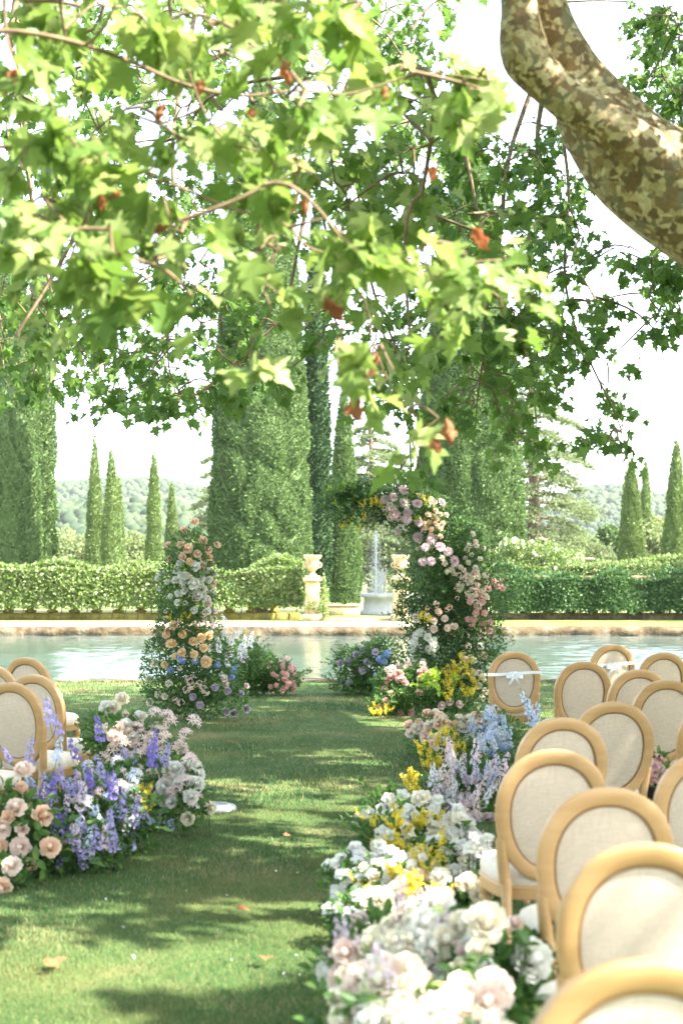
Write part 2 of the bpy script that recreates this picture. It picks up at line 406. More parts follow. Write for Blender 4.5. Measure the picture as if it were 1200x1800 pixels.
def lawn_mat(name, a, b_, c, sc=2.0):
    m, t, out = nodes(name)
    b = N(t, 'ShaderNodeBsdfPrincipled', Roughness=.95); b.inputs['Specular IOR Level'].default_value = .1
    tc = N(t, 'ShaderNodeTexCoord')
    no = N(t, 'ShaderNodeTexNoise', Scale=sc, Detail=6.0, Roughness=.65); t.links.new(tc.outputs['Object'], no.inputs['Vector'])
    r = ramp(t, [(.38, a), (.52, b_), (.68, c)], no.outputs[0])
    n2 = N(t, 'ShaderNodeTexNoise', Scale=90.0, Detail=3.0); t.links.new(tc.outputs['Object'], n2.inputs['Vector'])
    rr = ramp(t, [(.3, (.55, .55, .55)), (.65, (1.2, 1.2, 1.2))], n2.outputs[0])
    mu = N(t, 'ShaderNodeMixRGB', _blend_type='MULTIPLY'); mu.inputs[0].default_value = 1; t.links.new(r.outputs[0], mu.inputs[1]); t.links.new(rr.outputs[0], mu.inputs[2])
    t.links.new(mu.outputs[0], b.inputs['Base Color'])
    bp = N(t, 'ShaderNodeBump', Strength=.7, Distance=.02); t.links.new(n2.outputs[0], bp.inputs['Height']); t.links.new(bp.outputs[0], b.inputs['Normal'])
    t.links.new(b.outputs[0], out.inputs[0]); return m
M['lawn'] = lawn_mat('lawn_turf', (.06, .10, .03), (.09, .14, .045), (.22, .19, .09), .8)
M['far_lawn'] = lawn_mat('far_lawn_turf', (.12, .19, .05), (.16, .23, .06), (.26, .28, .11), 1.0)
M['field'] = lawn_mat('field_ground', (.16, .2, .08), (.22, .25, .11), (.30, .30, .16), .05)
M['hill'] = lawn_mat('hill_ground', (.04, .06, .03), (.06, .08, .045), (.14, .14, .09), .02)
M['wood_far'] = leaf_mat('hill_trees', [(.03, .05, .028), (.045, .07, .036), (.065, .09, .045)], 0, .8, 1, .1)

# ------------------------------------------------------------------ templates
def fan(pts, zf, cz=(0, .42)):
    pts = [(x, y) for x, y in pts]
    full = pts + [(-x, y) for x, y in reversed(pts[1:-1])]
    V = [(cz[0], cz[1], zf(cz[0], cz[1]))] + [(x, y, zf(x, y)) for x, y in full]
    n = len(full)
    return np.array(V), np.array([[0, k + 1, (k + 1) % n + 1] for k in range(n)])
zleaf = lambda x, y: .22 * abs(x) ** 1.2 - .28 * y * y + .02 * math.sin(9 * x + 5 * y)
PLANE_HI = fan([(0, 0), (.16, -.08), (.42, -.04), (.30, .14), (.52, .26), (.68, .50), (.50, .46), (.38, .52), (.26, .48), (.34, .68), (.22, .72), (.13, .78), (0, 1.05)], zleaf)
PLANE_LO = fan([(0, 0), (.40, -.05), (.28, .16), (.66, .48), (.27, .47), (.22, .72), (0, 1.05)], zleaf)
SMALL = (np.array([[0, 0, 0], [.25, .35, .08], [.22, .62, .05], [0, 1, -.12], [-.22, .62, .05], [-.25, .35, .08], [0, .5, -.02]]),
         np.array([[0, 1, 6], [1, 2, 6], [2, 3, 6], [3, 4, 6], [4, 5, 6], [5, 0, 6]]))
TINY = (np.array([[0, 0, 0], [.26, .45, .09], [0, 1, -.05], [-.26, .45, .09]]), np.array([[0, 1, 2], [0, 2, 3]]))
NARROW = (np.array([[0, 0, 0], [.12, .4, .03], [0, 1, -.10], [-.12, .4, .03]]), np.array([[0, 1, 2], [0, 2, 3]]))
def tuft():
    V = []; F = []
    for a, l, ty in ((0, 1, 0), (2.1, .85, .35), (4.2, .9, .3)):
        d = np.array([math.sin(a) * ty, 1, math.cos(a) * ty]); d = d / np.linalg.norm(d) * l
        sd = np.array([math.cos(a), 0, -math.sin(a)]) * .16
        n = len(V); V += [sd * -.4, sd * .4, d * .6 + sd, d, d * .6 - sd]; F += [[n, n + 1, n + 2], [n, n + 2, n + 4], [n + 2, n + 3, n + 4]]
    return np.array(V), np.array(F)
TUFT = tuft()
def twig_tpl(r=.014):
    b = MB(); t = np.linspace(0, 1, 4); P = np.stack([.05 * np.sin(t * 5), t, -.18 * t * t], -1)
    b.tube(P, r * (1 - .7 * t), 3, cap=False); 
    return np.concatenate(b.V), np.concatenate(b.Q)
TWIG = twig_tpl()

# ------------------------------------------------------------------ flower templates (unit diameter 1, facing +z)
def petals(layers, nu=4, nv=4, seed=1, ruf=.03):
    """layers: (n, radius, height, halfangle, tipcurl, twist)"""
    r = np.random.default_rng(seed); b = MB()
    for (n, rad, h, wa, curl, ph) in layers:
        for k in range(n):
            p0 = ph + 6.283 * k / n + r.uniform(-.12, .12)
            rr = rad * r.uniform(.92, 1.06); hh = h * r.uniform(.92, 1.06)
            u = np.linspace(-1, 1, nu + 1)[None, :]; v = np.linspace(0, 1, nv + 1)[:, None]
            w = np.sin(np.clip(v * 2.6 + .25, 0, 2.75)) ** .6
            phi = p0 + u * wa * w
            rho = rr * (.12 + .88 * v ** .75) * (1 - .10 * u * u * v) + curl * np.clip(v - .65, 0, 1) * 1.2
            z = hh * v ** 1.25 * (1 - .15 * u * u) - curl * np.clip(v - .7, 0, 1) ** 1 * 1.1
            z = z + ruf * v * np.sin(u * 6 + p0 * 3) + 0 * u
            rho = rho + ruf * v * np.cos(u * 5 + p0 * 5)
            G = np.stack([rho * np.cos(phi), rho * np.sin(phi), z + 0 * phi], -1)
            b.grid(G)
    return b
def rose_layers(open_=1.0):
    L = [(2, .06, .47, 1.6, 0, 0), (3, .12, .49, 1.5, 0, .5), (3, .18, .49, 1.4, .0, 1.6), (3, .24, .48, 1.3, .01, 2.3), (4, .31, .44, 1.1, .03, .3), (4, .38, .36, 1.0, .06, .9), (5, .44, .24, .85, .08, .2)]
    if open_ > .9: L.append((5, .49, .12, .75, .07, .8))
    return L
KIND = {}
def kind(name, fn): KIND[name] = fn
def heart(b, r=.15, h=.48):
    b.lathe([(r * .8, .05), (r * 1.05, h * .5), (r, h * .78), (r * .72, h * .94), (r * .3, h), (0.001, h * .97)], (0, 0, 0), 12, 0, lambda th, z: 1 + .10 * np.sin(th * 2 + z * 22)); return b
def b_rose_lo(): return heart(petals([(2, .09, .47, 1.6, 0, 0), (3, .18, .47, 1.4, .0, .5), (3, .28, .43, 1.3, .02, .3), (4, .38, .33, 1.0, .05, .9), (5, .47, .17, .8, .06, .4)], 3, 3, 3, .015), .16, .47)
def b_rose(): return heart(petals(rose_layers(), 5, 5, 4, .025), .13, .49)
def b_bud(): return petals([(2, .10, .60, 1.5, 0, 0), (3, .17, .60, 1.2, .01, .5), (3, .24, .58, 1.15, .03, 1.6), (4, .30, .5, .9, .10, .3)], 4, 4, 5)
def b_peony(): return heart(petals([(3, .10, .48, 1.4, 0, 0), (4, .18, .48, 1.1, .0, .5), (5, .27, .46, .9, .02, 1.6), (5, .36, .42, .8, .04, .3), (6, .44, .34, .72, .06, .9), (6, .50, .22, .66, .06, .2), (5, .52, .08, .66, .05, .6)], 6, 5, 8, .018), .15, .50)
def b_ruffle(): return heart(petals([(3, .2, .32, 1.0, .03, 0), (4, .36, .28, .9, .06, .5), (5, .5, .16, .75, .05, 1.2)], 4, 4, 9, .035), .16, .33)
def b_dahlia():
    b = MB(); r = np.random.default_rng(3)
    for j in range(7):
        n = 9 + j * 3; el = 1.35 - j * .21
        for k in range(n):
            a = 6.283 * k / n + j * .4 + r.uniform(-.1, .1)
            L = (.30 + .2 * j / 6) * r.uniform(.85, 1.1)
            d = np.array([math.cos(a) * math.cos(el), math.sin(a) * math.cos(el), math.sin(el)])
            s = np.array([-math.sin(a), math.cos(a), 0]) * .035
            c = d * L; m_ = d * L * .6 + np.array([0, 0, .02]); 
            b.add([d * .05 - s * .5, d * .05 + s * .5, m_ + s * 1.3, m_ - s * 1.3, c + s * .6 + [0, 0, -.0], c - s * .6], [[0, 1, 2, 3], [3, 2, 4, 5]])
    return b
def floret(b, P, Z, size, npet=5, seed=0, mi=0, cup=.35):
    """small flowers: npet quads around each point"""
    P = np.atleast_2d(P); Z = unit(np.atleast_2d(Z)); n = len(P)
    tv = []; tf = []
    for k in range(npet):
        a = 6.283 * k / npet; c, s = math.cos(a), math.sin(a); w = .33
        q = [(.06, 0, 0), (.32, -w * .8, cup * .35), (.5, 0, cup * .5), (.32, w * .8, cup * .35)]
        m0 = len(tv)
        for (x, y, z) in q: tv.append((x * c - y * s, x * s + y * c, z))
        tf.append([m0, m0 + 1, m0 + 2, m0 + 3])
    b.inst((np.array(tv), np.array(tf)), P, frame_z(Z), size, mi)
def b_spike(seed=1, n=34, w=.13, loose=0):
    # unit height 1, standing along +z, florets all round; slot 1 = stem
    def f():
        r = np.random.default_rng(seed); b = MB()
        t = np.sort(r.uniform(0, .92, n)); a = r.uniform(0, 6.283, n)
        bend = lambda z: np.stack([.06 * np.sin(z * 2 + seed), .05 * z * z, z], -1)
        C = bend(t); rad = w * (1 - .75 * t ** 1.3) * r.uniform(.7, 1.15, n)
        D = np.stack([np.cos(a), np.sin(a), r.uniform(-.1, .6, n)], -1)
        P = C + D * rad[:, None] * [1, 1, .4]
        floret(b, P, D, (w * .95 * (1 - .55 * t)) * r.uniform(.8, 1.2, n), 5)
        zz = np.linspace(-.35, 1.0, 9); b.tube(bend(zz), .012 * np.linspace(1.2, .4, 9), 4, 1)
        tb = r.uniform(.8, 1.0, 10); ab = r.uniform(0, 6.28, 10)
        Pb = bend(tb) + np.stack([np.cos(ab), np.sin(ab), 0 * ab], -1) * (.05 * (1.1 - tb))[:, None]
        b.inst(TINY, Pb, frame_z(np.stack([np.cos(ab), np.sin(ab), 0 * ab + .5], -1)), .045, 1)
        return b
    return f
def b_hydrangea():
    b = MB(); D = rdir(120); D = D[D[:, 2] > -.35]
    P = D * .42 * rng.uniform(.85, 1.05, (len(D), 1)); floret(b, P, D, .2, 4, cup=.1)
    return b
def b_spray():   # loose airy spray of little flowers; slot 1 = stems
    b = MB(); r = np.random.default_rng(11)
    for k in range(5):
        a = r.uniform(0, 6.28); t = np.linspace(0, 1, 6); lean = r.uniform(.15, .5)
        P = np.stack([np.cos(a) * lean * t ** 1.5, np.sin(a) * lean * t ** 1.5, t * r.uniform(.7, 1) - .15 * t ** 3], -1) + [0, 0, -.3]
        b.tube(P, .008, 3, 1, cap=False)
        tt = r.uniform(.3, 1, 16); Q = np.stack([np.interp(tt, t, P[:, i]) for i in range(3)], -1) + r.normal(0, .05, (16, 3))
        floret(b, Q, r.normal(size=(16, 3)) + [0, 0, .5], r.uniform(.08, .13, 16), 4)
    return b
def b_nerine():  # head of spidery trumpets; slot 1 = stem
    b = MB(); r = np.random.default_rng(5)
    b.tube([[0, 0, -1.2], [.03, 0, -.5], [0, 0, 0]], .02, 5, 1)
    for k in range(8):
        a = 6.28 * k / 8 + r.uniform(-.2, .2); el = r.uniform(.1, 1.1)
        d = np.array([math.cos(a) * math.cos(el), math.sin(a) * math.cos(el), math.sin(el)])
        c = d * .22; b.tube([[0, 0, 0], c * .5, c], .01, 3, 1, cap=False)
        X = frame_z(d[None])[0]
        for j in range(6):
            q = 6.28 * j / 6; rad = X[:, 0] * math.cos(q) + X[:, 1] * math.sin(q); sd = (X[:, 1] * math.cos(q) - X[:, 0] * math.sin(q)) * .022
            p1 = c + d * .10 + rad * .06; p2 = c + d * .16 + rad * .17; p3 = c + d * .12 + rad * .27
            b.add([c - sd * .5, c + sd * .5, p1 + sd, p1 - sd, p2 + sd, p2 - sd, p3 + sd * .3, p3 - sd * .3], [[0, 1, 2, 3], [3, 2, 4, 5], [5, 4, 6, 7]])
    return b
def b_cluster():  # a cluster of small round blooms
    b = MB(); D = rdir(60); D = D[D[:, 2] > -.2][:26]
    base = petals([(2, .12, .4, 1.5, 0, 0), (3, .3, .38, 1.1, .05, .5), (4, .46, .2, .8, .08, .9)], 2, 2, 6)
    tv = np.concatenate(base.V); tf = np.concatenate(base.Q)
    b.inst((tv, tf), D * .36, frame_z(D), .28); return b
for k_, f_ in dict(rose=b_rose, rose_lo=b_rose_lo, bud=b_bud, peony=b_peony, ruffle=b_ruffle, dahlia=b_dahlia, spike=b_spike(1), spike2=b_spike(2, 44, .16), spike3=b_spike(4, 24, .10), hydrangea=b_hydrangea, spray=b_spray, nerine=b_nerine, cluster=b_cluster).items(): kind(k_, f_)
PARTNAME = dict(rose='rose', rose_lo='rose', bud='rose', peony='peony', ruffle='lisianthus', dahlia='dahlia', spike='flower_spike', spike2='flower_spike', spike3='flower_spike', hydrangea='hydrangea', spray='blossom_spray', nerine='nerine', cluster='blossom_cluster')
PC = dict(
    peach=((.88, .64, .48), (.91, .72, .58)), apricot=((.91, .67, .38), (.93, .76, .50)), white=((.82, .82, .76), (.86, .85, .80)),
    cream=((.86, .80, .64), (.89, .85, .74)), blush=((.88, .72, .64), (.90, .79, .72)), pink=((.78, .45, .43), (.85, .58, .54)),
    lilac=((.56, .48, .60), (.68, .60, .70)), mauve=((.70, .52, .58), (.80, .64, .68)), blue=((.22, .34, .70), (.36, .48, .80)),
    paleblue=((.50, .60, .82), (.70, .77, .88)), violet=((.19, .14, .52), (.32, .26, .66)), lavender=((.36, .33, .62), (.52, .47, .74)),
    yellow=((.84, .66, .04), (.90, .78, .14)), palepink=((.84, .66, .64), (.88, .76, .73)), icewhite=((.80, .80, .84), (.86, .86, .88)), wine=((.30, .08, .09), (.42, .16, .15)),
    stock=((.70, .56, .68), (.82, .72, .79)), limebud=((.50, .62, .22), (.62, .7, .32)))
_pm = {}; _fm = {}
def pmat(c):
    if c not in _pm: _pm[c] = petal_mat('petals_' + c, *PC[c])
    return _pm[c]
def fmesh(k, c):
    if (k, c) not in _fm:
        if k not in _fm:
            _fm[k] = KIND[k]().mesh(PARTNAME[k])
        me = _fm[k].copy(); me.materials.append(pmat(c)); me.materials.append(M['stem']); _fm[(k, c)] = me
    return _fm[(k, c)]

# ------------------------------------------------------------------ ground, pool, setting
def sheet(name, x0, x1, y0, y1, z, mat, nx=2, ny=2, hf=None, kind_='structure'):
    xs = np.linspace(x0, x1, nx); ys = np.linspace(y0, y1, ny)
    X, Y = np.meshgrid(xs, ys); Z = np.full_like(X, z) if hf is None else hf(X, Y)
    b = MB(); b.grid(np.stack([X, Y, Z], -1)[:, :, :])
    o = b.obj(name, mat); tag(o, kind=kind_); return o
POOL0, POOL1 = 22.75, 43.4
# lawn from behind the camera to the pool
sheet('lawn', -120, 120, -60, POOL0 - .25, 0, M['lawn'])
sheet('ground', -1500, 1500, POOL1 + .25, 3000, -.01, M['field'])
sheet('pool_floor', -60, 60, POOL0 - .3, POOL1 + .3, -1.2, M['gravel'])
def waves(X, Y):
    a = Noise3(7, 14, 401); b_ = Noise3(17, 14, 402); c = Noise3(.5, 6, 403); P = np.stack([X * .7, Y, 0 * X], -1)
    return -.24 + (.011 * a(P) + .005 * b_(P)) * (.65 + .35 * c(P))
sheet('pool_water', -60, 60, POOL0 - .12, POOL1 + .12, -.275, M['water'])
o = sheet('pool_water', -13.5, 13.5, POOL0 - .12, POOL1 + .12, -.24, M['water'], 420, 300, waves)
sheet('gravel_path', -60, 3.2, POOL1 + .3, 48.2, .004, M['gravel'])
sheet('grass_verge', -60, 60, 48.2, 52.5, .006, M['far_lawn'])
sheet('far_lawn', 3.2, 60, POOL1 + .3, 48.2, .006, M['far_lawn'])

def coping(name, y0, y1, ztop, zbot, mat, amp=.04):
    n = 700; xs = np.linspace(-60, 60, n)
    nz = Noise3(3.5, 9, 5); nf = Noise3(11, 9, 6)
    rows = []
    prof = [(y0, zbot), (y0, ztop - .03), (y0 + .05, ztop), (y1 - .03, ztop), (y1, ztop - .04), (y1, zbot)] if y0 < y1 else [(y0, zbot), (y0, ztop - .03), (y0 - .05, ztop), (y1 + .03, ztop), (y1, ztop - .04), (y1, zbot)]
    for (y, z) in prof:
        P = np.stack([xs, np.full(n, y), np.full(n, z)], -1)
        P[:, 1] += nz(P) * amp * .5 + nf(P) * amp * .3
        P[:, 2] += (nz(P + 7) * amp * .4 + nf(P + 3) * amp * .3) * (z > zbot)
        rows.append(P)
    b = MB(); b.grid(np.array(rows)); o = b.obj(name, mat); tag(o, kind='structure'); return o
coping('pool_coping', POOL0 - .30, POOL0 + .12, .02, -1.2, M['coping'], .025)
# far bank: rough rock face
n = 900; xs = np.linspace(-60, 60, n); rows = []
nA, nB = Noise3(2.4, 9, 15), Noise3(9, 12, 16)
for (y, z, a) in [(POOL1 - .05, -1.2, 0), (POOL1 - .05, -.26, .02), (POOL1 - .08, -.15, .06), (POOL1 - .02, -.04, .06), (POOL1 + .05, .02, .025), (POOL1 + .4, .03, .01), (POOL1 + .42, -.2, 0)]:
    P = np.stack([xs, np.full(n, y), np.full(n, z)], -1); P[:, 1] += (nA(P) + nB(P)) * a; P[:, 2] += nB(P + 5) * a * .35 + nA(P + 2) * a * .3; rows.append(P)
b = MB(); b.grid(np.array(rows)); tag(b.obj('pool_bank', M['coping']), kind='structure')

# grass: blades of the lawn, denser (in the picture) where near
nb = 260000
py = rng.uniform(1192, 1860, nb); Y = FPX * CAMH / (py - 1000) ; X = rng.uniform(-.34, .34, nb) * Y
Y = np.clip(Y, 4.6, POOL0 - .33)
P = np.stack([X, Y, np.full(nb, -.002)], -1)
ncl = Noise3(2.2, 8, 31)(P)
az = rng.uniform(0, 6.283, nb); lean = rng.uniform(.1, .9, nb)
D = np.stack([np.cos(az) * lean, np.sin(az) * lean, np.ones(nb)], -1)
hgt = rng.uniform(.015, .036, nb) * (1 + .25 * ncl) * (.9 + Y / 60)
wid = np.clip(Y / 8, 1, 2.2)
BL = (np.array([[-.055, 0, 0], [.055, 0, 0], [.045, .55, .03], [0, 1, -.12], [-.045, .55, .03]]), np.array([[0, 1, 2], [0, 2, 4], [4, 2, 3]]))
b = MB(); b.inst(BL, P, frames(D, rdir(nb)), np.stack([hgt * wid, hgt, hgt], -1))
tag(b.obj('grass', M['grass']), label='short green lawn grass with drier tufts and sunlit warmth tinted in', cat='grass', kind='stuff')

# ------------------------------------------------------------------ hills
def hillh(px0, ys, d):                                  # ridge heights from (px, py) list at distance d
    s = FPX / d; xs = [(p - 600) / s for p, _ in px0]; zs = [CAMH - (q - 1000) / s for _, q in px0]
    return xs, zs
def hill(name, pts, d, depth, seed, ntree, tsize):
    xs, zs = hillh(pts, None, d)
    nz = Noise3(.02, 8, seed); nz2 = Noise3(.008, 6, seed + 1)
    def H(X, Y):
        t = np.clip((Y - (d - depth)) / depth, 0, 1); t2 = np.clip((Y - d) / (depth * 1.3), 0, 1)
        base = np.interp(X * d / np.maximum(Y, 1), xs, zs)
        prof = np.sin(t * np.pi / 2) ** 1.15 * (1 - t2 ** 1.5)
        P = np.stack([X, Y, 0 * X], -1)
        return base * prof * (1 + .05 * nz2(P)) + nz(P) * 2.2 * prof - .5
    xa = np.linspace(-d * .75, d * .75, 160); ya = np.linspace(d - depth, d + depth * .9, 50)
    Xg, Yg = np.meshgrid(xa, ya); b = MB(); b.grid(np.stack([Xg, Yg, H(Xg, Yg)], -1)); tag(b.obj(name, M['hill']), kind='structure')
    # woods over the hill
    X = rng.uniform(-d * .42, d * .42, ntree); Y = d - depth + depth * 1.05 * rng.uniform(0, 1, ntree) ** .8
    keep = (Noise3(.015, 8, seed + 4)(np.stack([X, Y, 0 * X], -1)) > -.75); X, Y = X[keep], Y[keep]
    P = np.stack([X, Y, H(X, Y)], -1)
    ico = []; import bmesh
    bm = bmesh.new(); bmesh.ops.create_icosphere(bm, subdivisions=1, radius=1); tv = np.array([v.co for v in bm.verts]); tf = np.array([[v.index for v in f.verts] for f in bm.faces]); bm.free()
    b = MB(); S = tsize * rng.uniform(.5, 1.3, (len(P), 1)) * np.array([1, 1, 1.1]) * rng.uniform(.8, 1.2, (len(P), 3))
    P[:, 2] += S[:, 2] * .6
    b.inst((tv * rng.uniform(.82, 1.15, (len(tv), 1)), tf), P, frame_z(np.tile([0, 0, 1.0], (len(P), 1)) + rng.normal(0, .3, (len(P), 3))), S)
    tag(b.obj('woodland', M['wood_far'], smooth=True), label='far wooded slope of ' + ('the higher pale ridge' if d > 1000 else 'the lower nearer rise'), cat='woodland', kind='stuff')
hill('hills', [(-2500, 860), (-600, 850), (60, 858), (110, 856), (180, 852), (280, 850), (330, 862), (420, 872), (600, 905), (760, 925), (900, 945), (955, 905), (990, 880), (1020, 868), (1055, 863), (1090, 864), (1130, 876), (1200, 884), (1500, 890), (3600, 900)], 1250, 520, 3, 26000, 2.8)
hill('foothills', [(-2500, 905), (0, 898), (120, 892), (240, 880), (300, 876), (350, 892), (450, 925), (700, 960), (900, 965), (1000, 945), (1100, 940), (1300, 935), (3600, 940)], 640, 320, 9, 16000, 2.2)

# ------------------------------------------------------------------ cypresses
def cypress(pxc, top, wpx, s, label, cnt, p=.8, q=1.0, tsz=.16, group=None, basez=0.0, mat='cypress', seed=0, lean=0.0):
    x, y = (pxc - 600) / s, FPX / s; Rr = wpx / s / 2; Ht = CAMH - (top - 1000) / s - basez
    e = empty('cypress_tree', (x, y, basez), label=label, cat='cypress', group=group)
    prof = lambda t: Rr * np.clip(1 - np.clip(t, 0, 1) ** q, 0, 1) ** p * (1 - .18 * np.clip(.12 - t, 0, 1) / .12)
    nz = Noise3(1, 9, seed + 50); nz2 = Noise3(1, 12, seed + 51); nz3 = Noise3(1, 14, seed + 52)
    def disp(th, t):
        P = np.stack([np.cos(th) * 3.2, np.sin(th) * 3.2, t * Ht * .42], -1)
        Q = np.stack([np.cos(th) * 5.5 * Rr, np.sin(th) * 5.5 * Rr, t * Ht * 1.5], -1)
        P3 = np.stack([np.cos(th) * Rr * 3.4, np.sin(th) * Rr * 3.4, t * Ht * 2.0], -1); rg = np.abs(nz3(P3)); return 1 + .03 * nz(P) + .03 * nz2(Q) * min(1, 1.6 / Rr) + (.30 * np.clip(rg * 1.7, 0, 1) ** .7 - .20) / max(Rr, .9)
    tt = np.linspace(0.0, 1, 150); th = np.linspace(0, 2 * np.pi, 96, endpoint=False)
    T, A = np.meshgrid(tt, th, indexing='ij'); r = prof(T) * disp(A, T) * (1 - .10 / max(Rr, .9))
    zc = .02 * Ht
    V = np.stack([r * np.cos(A) + x, r * np.sin(A) + y, T * (Ht - zc) + zc + basez], -1)
    b = MB(); idx = np.arange(V.shape[0] * V.shape[1]).reshape(V.shape[:2])
    F = np.stack([idx[:-1], np.roll(idx[:-1], -1, 1), np.roll(idx[1:], -1, 1), idx[1:]], -1).reshape(-1, 4); b.add(V.reshape(-1, 3), F)
    # tufts
    t = rng.uniform(0, 1, cnt * 2); keep = rng.uniform(0, 1, cnt * 2) < np.clip(prof(t) / Rr, .06, 1); t = t[keep][:cnt]; n_ = len(t)
    a = rng.uniform(0, 6.283, n_); d = disp(a, t); r = prof(t) * d * rng.uniform(.93, 1.02, n_)
    Pp = np.stack([r * np.cos(a) + x, r * np.sin(a) + y, t * (Ht - zc) + zc + basez - tsz * .3], -1)
    O = np.stack([np.cos(a), np.sin(a), np.zeros(n_)], -1); D = O * rng.uniform(.4, 1.3, (n_, 1)) + [0, 0, .55] + rng.normal(0, .5, (n_, 3))
    b.inst(TUFT, Pp, frames(D, O), tsz * rng.uniform(.5, 1.5, n_))
    b.obj('crown', M[mat], e)
    k = MB(); k.tube([[x, y, basez - .05], [x, y, basez + Ht * .3], [x + lean, y, basez + Ht * .7]], [Rr * .14, Rr * .12, Rr * .05], 8); k.obj('trunk', M['trunk'], e)
    return e
cypress(459, 130, 176, 45, 'giant clipped cypress column standing behind the left hedge', 85000, .62, 1.6, .12, seed=1)
cypress(556, 330, 44, 41, 'narrow dark cypress tucked against the right side of the giant left column', 9000, .7, 2.2, .17, seed=2, mat='cypress_dark')
cypress(604, 683, 57, 37, 'mid-sized cypress seen through the gap between the two stone gateposts', 14000, .75, 1.5, .14, seed=3)
cypress(824, 190, 192, 45, 'giant clipped cypress column behind the flower arch', 85000, .75, 1.55, .12, seed=4)
cypress(15, 340, 104, 41, 'broad cypress cut by the left edge of the frame', 42000, .62, 2.0, .12, seed=5)
cypress(70, 420, 52, 38, 'slimmer cypress just right of the broad one at the left edge', 14000, .62, 2.2, .15, seed=6)
GL = 'slender cypresses beyond the left hedge'
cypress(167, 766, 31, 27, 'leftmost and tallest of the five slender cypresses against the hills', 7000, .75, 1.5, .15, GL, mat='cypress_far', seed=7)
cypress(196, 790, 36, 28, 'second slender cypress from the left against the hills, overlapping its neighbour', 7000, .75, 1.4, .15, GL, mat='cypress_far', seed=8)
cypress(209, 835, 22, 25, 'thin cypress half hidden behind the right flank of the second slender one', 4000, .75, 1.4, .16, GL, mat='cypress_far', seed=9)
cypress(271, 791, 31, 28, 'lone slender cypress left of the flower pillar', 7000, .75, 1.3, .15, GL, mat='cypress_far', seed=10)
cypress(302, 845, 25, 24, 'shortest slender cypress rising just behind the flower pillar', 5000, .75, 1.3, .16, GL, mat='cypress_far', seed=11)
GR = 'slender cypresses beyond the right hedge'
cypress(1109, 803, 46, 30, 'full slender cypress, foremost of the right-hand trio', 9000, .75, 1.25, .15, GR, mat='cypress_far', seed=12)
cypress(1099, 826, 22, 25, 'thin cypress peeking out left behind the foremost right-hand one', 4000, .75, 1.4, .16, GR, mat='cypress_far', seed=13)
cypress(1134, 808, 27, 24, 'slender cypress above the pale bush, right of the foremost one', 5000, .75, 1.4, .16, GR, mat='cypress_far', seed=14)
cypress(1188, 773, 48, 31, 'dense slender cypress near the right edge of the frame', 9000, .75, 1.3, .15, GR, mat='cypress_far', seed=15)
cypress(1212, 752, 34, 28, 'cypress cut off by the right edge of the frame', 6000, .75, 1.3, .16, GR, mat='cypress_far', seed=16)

# ------------------------------------------------------------------ cedars
def cedar(px, top, s, spread, label, seed, ntuft=26000, z0=.06, basez=0.0):
    x, y = (px - 600) / s, FPX / s; Ht = CAMH - (top - 1000) / s; r_ = np.random.default_rng(seed)
    e = empty('cedar_tree', (x, y, 0), label=label, cat='cedar')
    k = MB(); tz = np.linspace(0, 1, 12); k.tube(np.stack([x + .15 * np.sin(tz * 5), np.full(12, y), tz * Ht], -1), .42 * (1 - .85 * tz) * Ht / 11, 10)
    k.obj('trunk', M['trunk'], e)
    lb = MB(); cr = MB(); P = []; D = []
    nl = 46
    for i in range(nl):
        f = z0 + (1 - z0) * (i + .5) / nl; a = i * 2.4 + r_.uniform(-.3, .3)
        L = spread / 2 * (1 - f) ** .55 * r_.uniform(.65, 1.15) + .4
        t = np.linspace(0, 1, 8); up = r_.uniform(.05, .3)
        z = f * Ht + L * (up * t - (.35 + up * .4) * t ** 2.2)
        path = np.stack([x + np.cos(a) * L * t, y + np.sin(a) * L * t, z], -1); lb.tube(path, .10 * L / 3 * (1 - .85 * t) + .01, 5)
        m_ = int(ntuft / nl * L / (spread * .36)); tt = r_.uniform(.18, 1.05, m_) ** .8
        c = np.stack([np.interp(tt, t, path[:, q]) for q in range(3)], -1)
        wv = r_.normal(0, 1, m_) * L * .22 * (.35 + np.sin(np.clip(tt, 0, 1) * 2.9)); 
        lat = np.array([-math.sin(a), math.cos(a), 0]); 
        lump = np.abs(np.sin(tt * 9 + i)) 
        c = c + lat * wv[:, None] + np.stack([0 * tt, 0 * tt, .05 * r_.normal(0, 1, m_) * L * .4 - .10 * np.abs(wv)], -1)
        keep = r_.uniform(0, 1, m_) < .45 + .55 * lump
        P.append(c[keep]); D.append((np.array([math.cos(a), math.sin(a), .25]) + r_.normal(0, .6, (keep.sum(), 3))))
    P = np.concatenate(P); D = np.concatenate(D)
    cr.inst(TUFT, P, frames(D, np.tile([0, 0, 1.0], (len(P), 1)) + .01), .30 * r_.uniform(.5, 1.2, len(P)))
    lb.obj('branches', M['trunk'], e); cr.obj('crown', M['cedar'], e)
    return e
cedar(935, 640, 27, 11.2, 'tall airy cedar with layered boughs right of the giant cypress', 21, 30000)
cedar(655, 735, 26, 9.5, 'pale cedar behind the fountain and the gateposts', 22, 24000)
cedar(405, 760, 25, 7.5, 'cedar whose branches poke out left of the giant left cypress', 23, 16000)

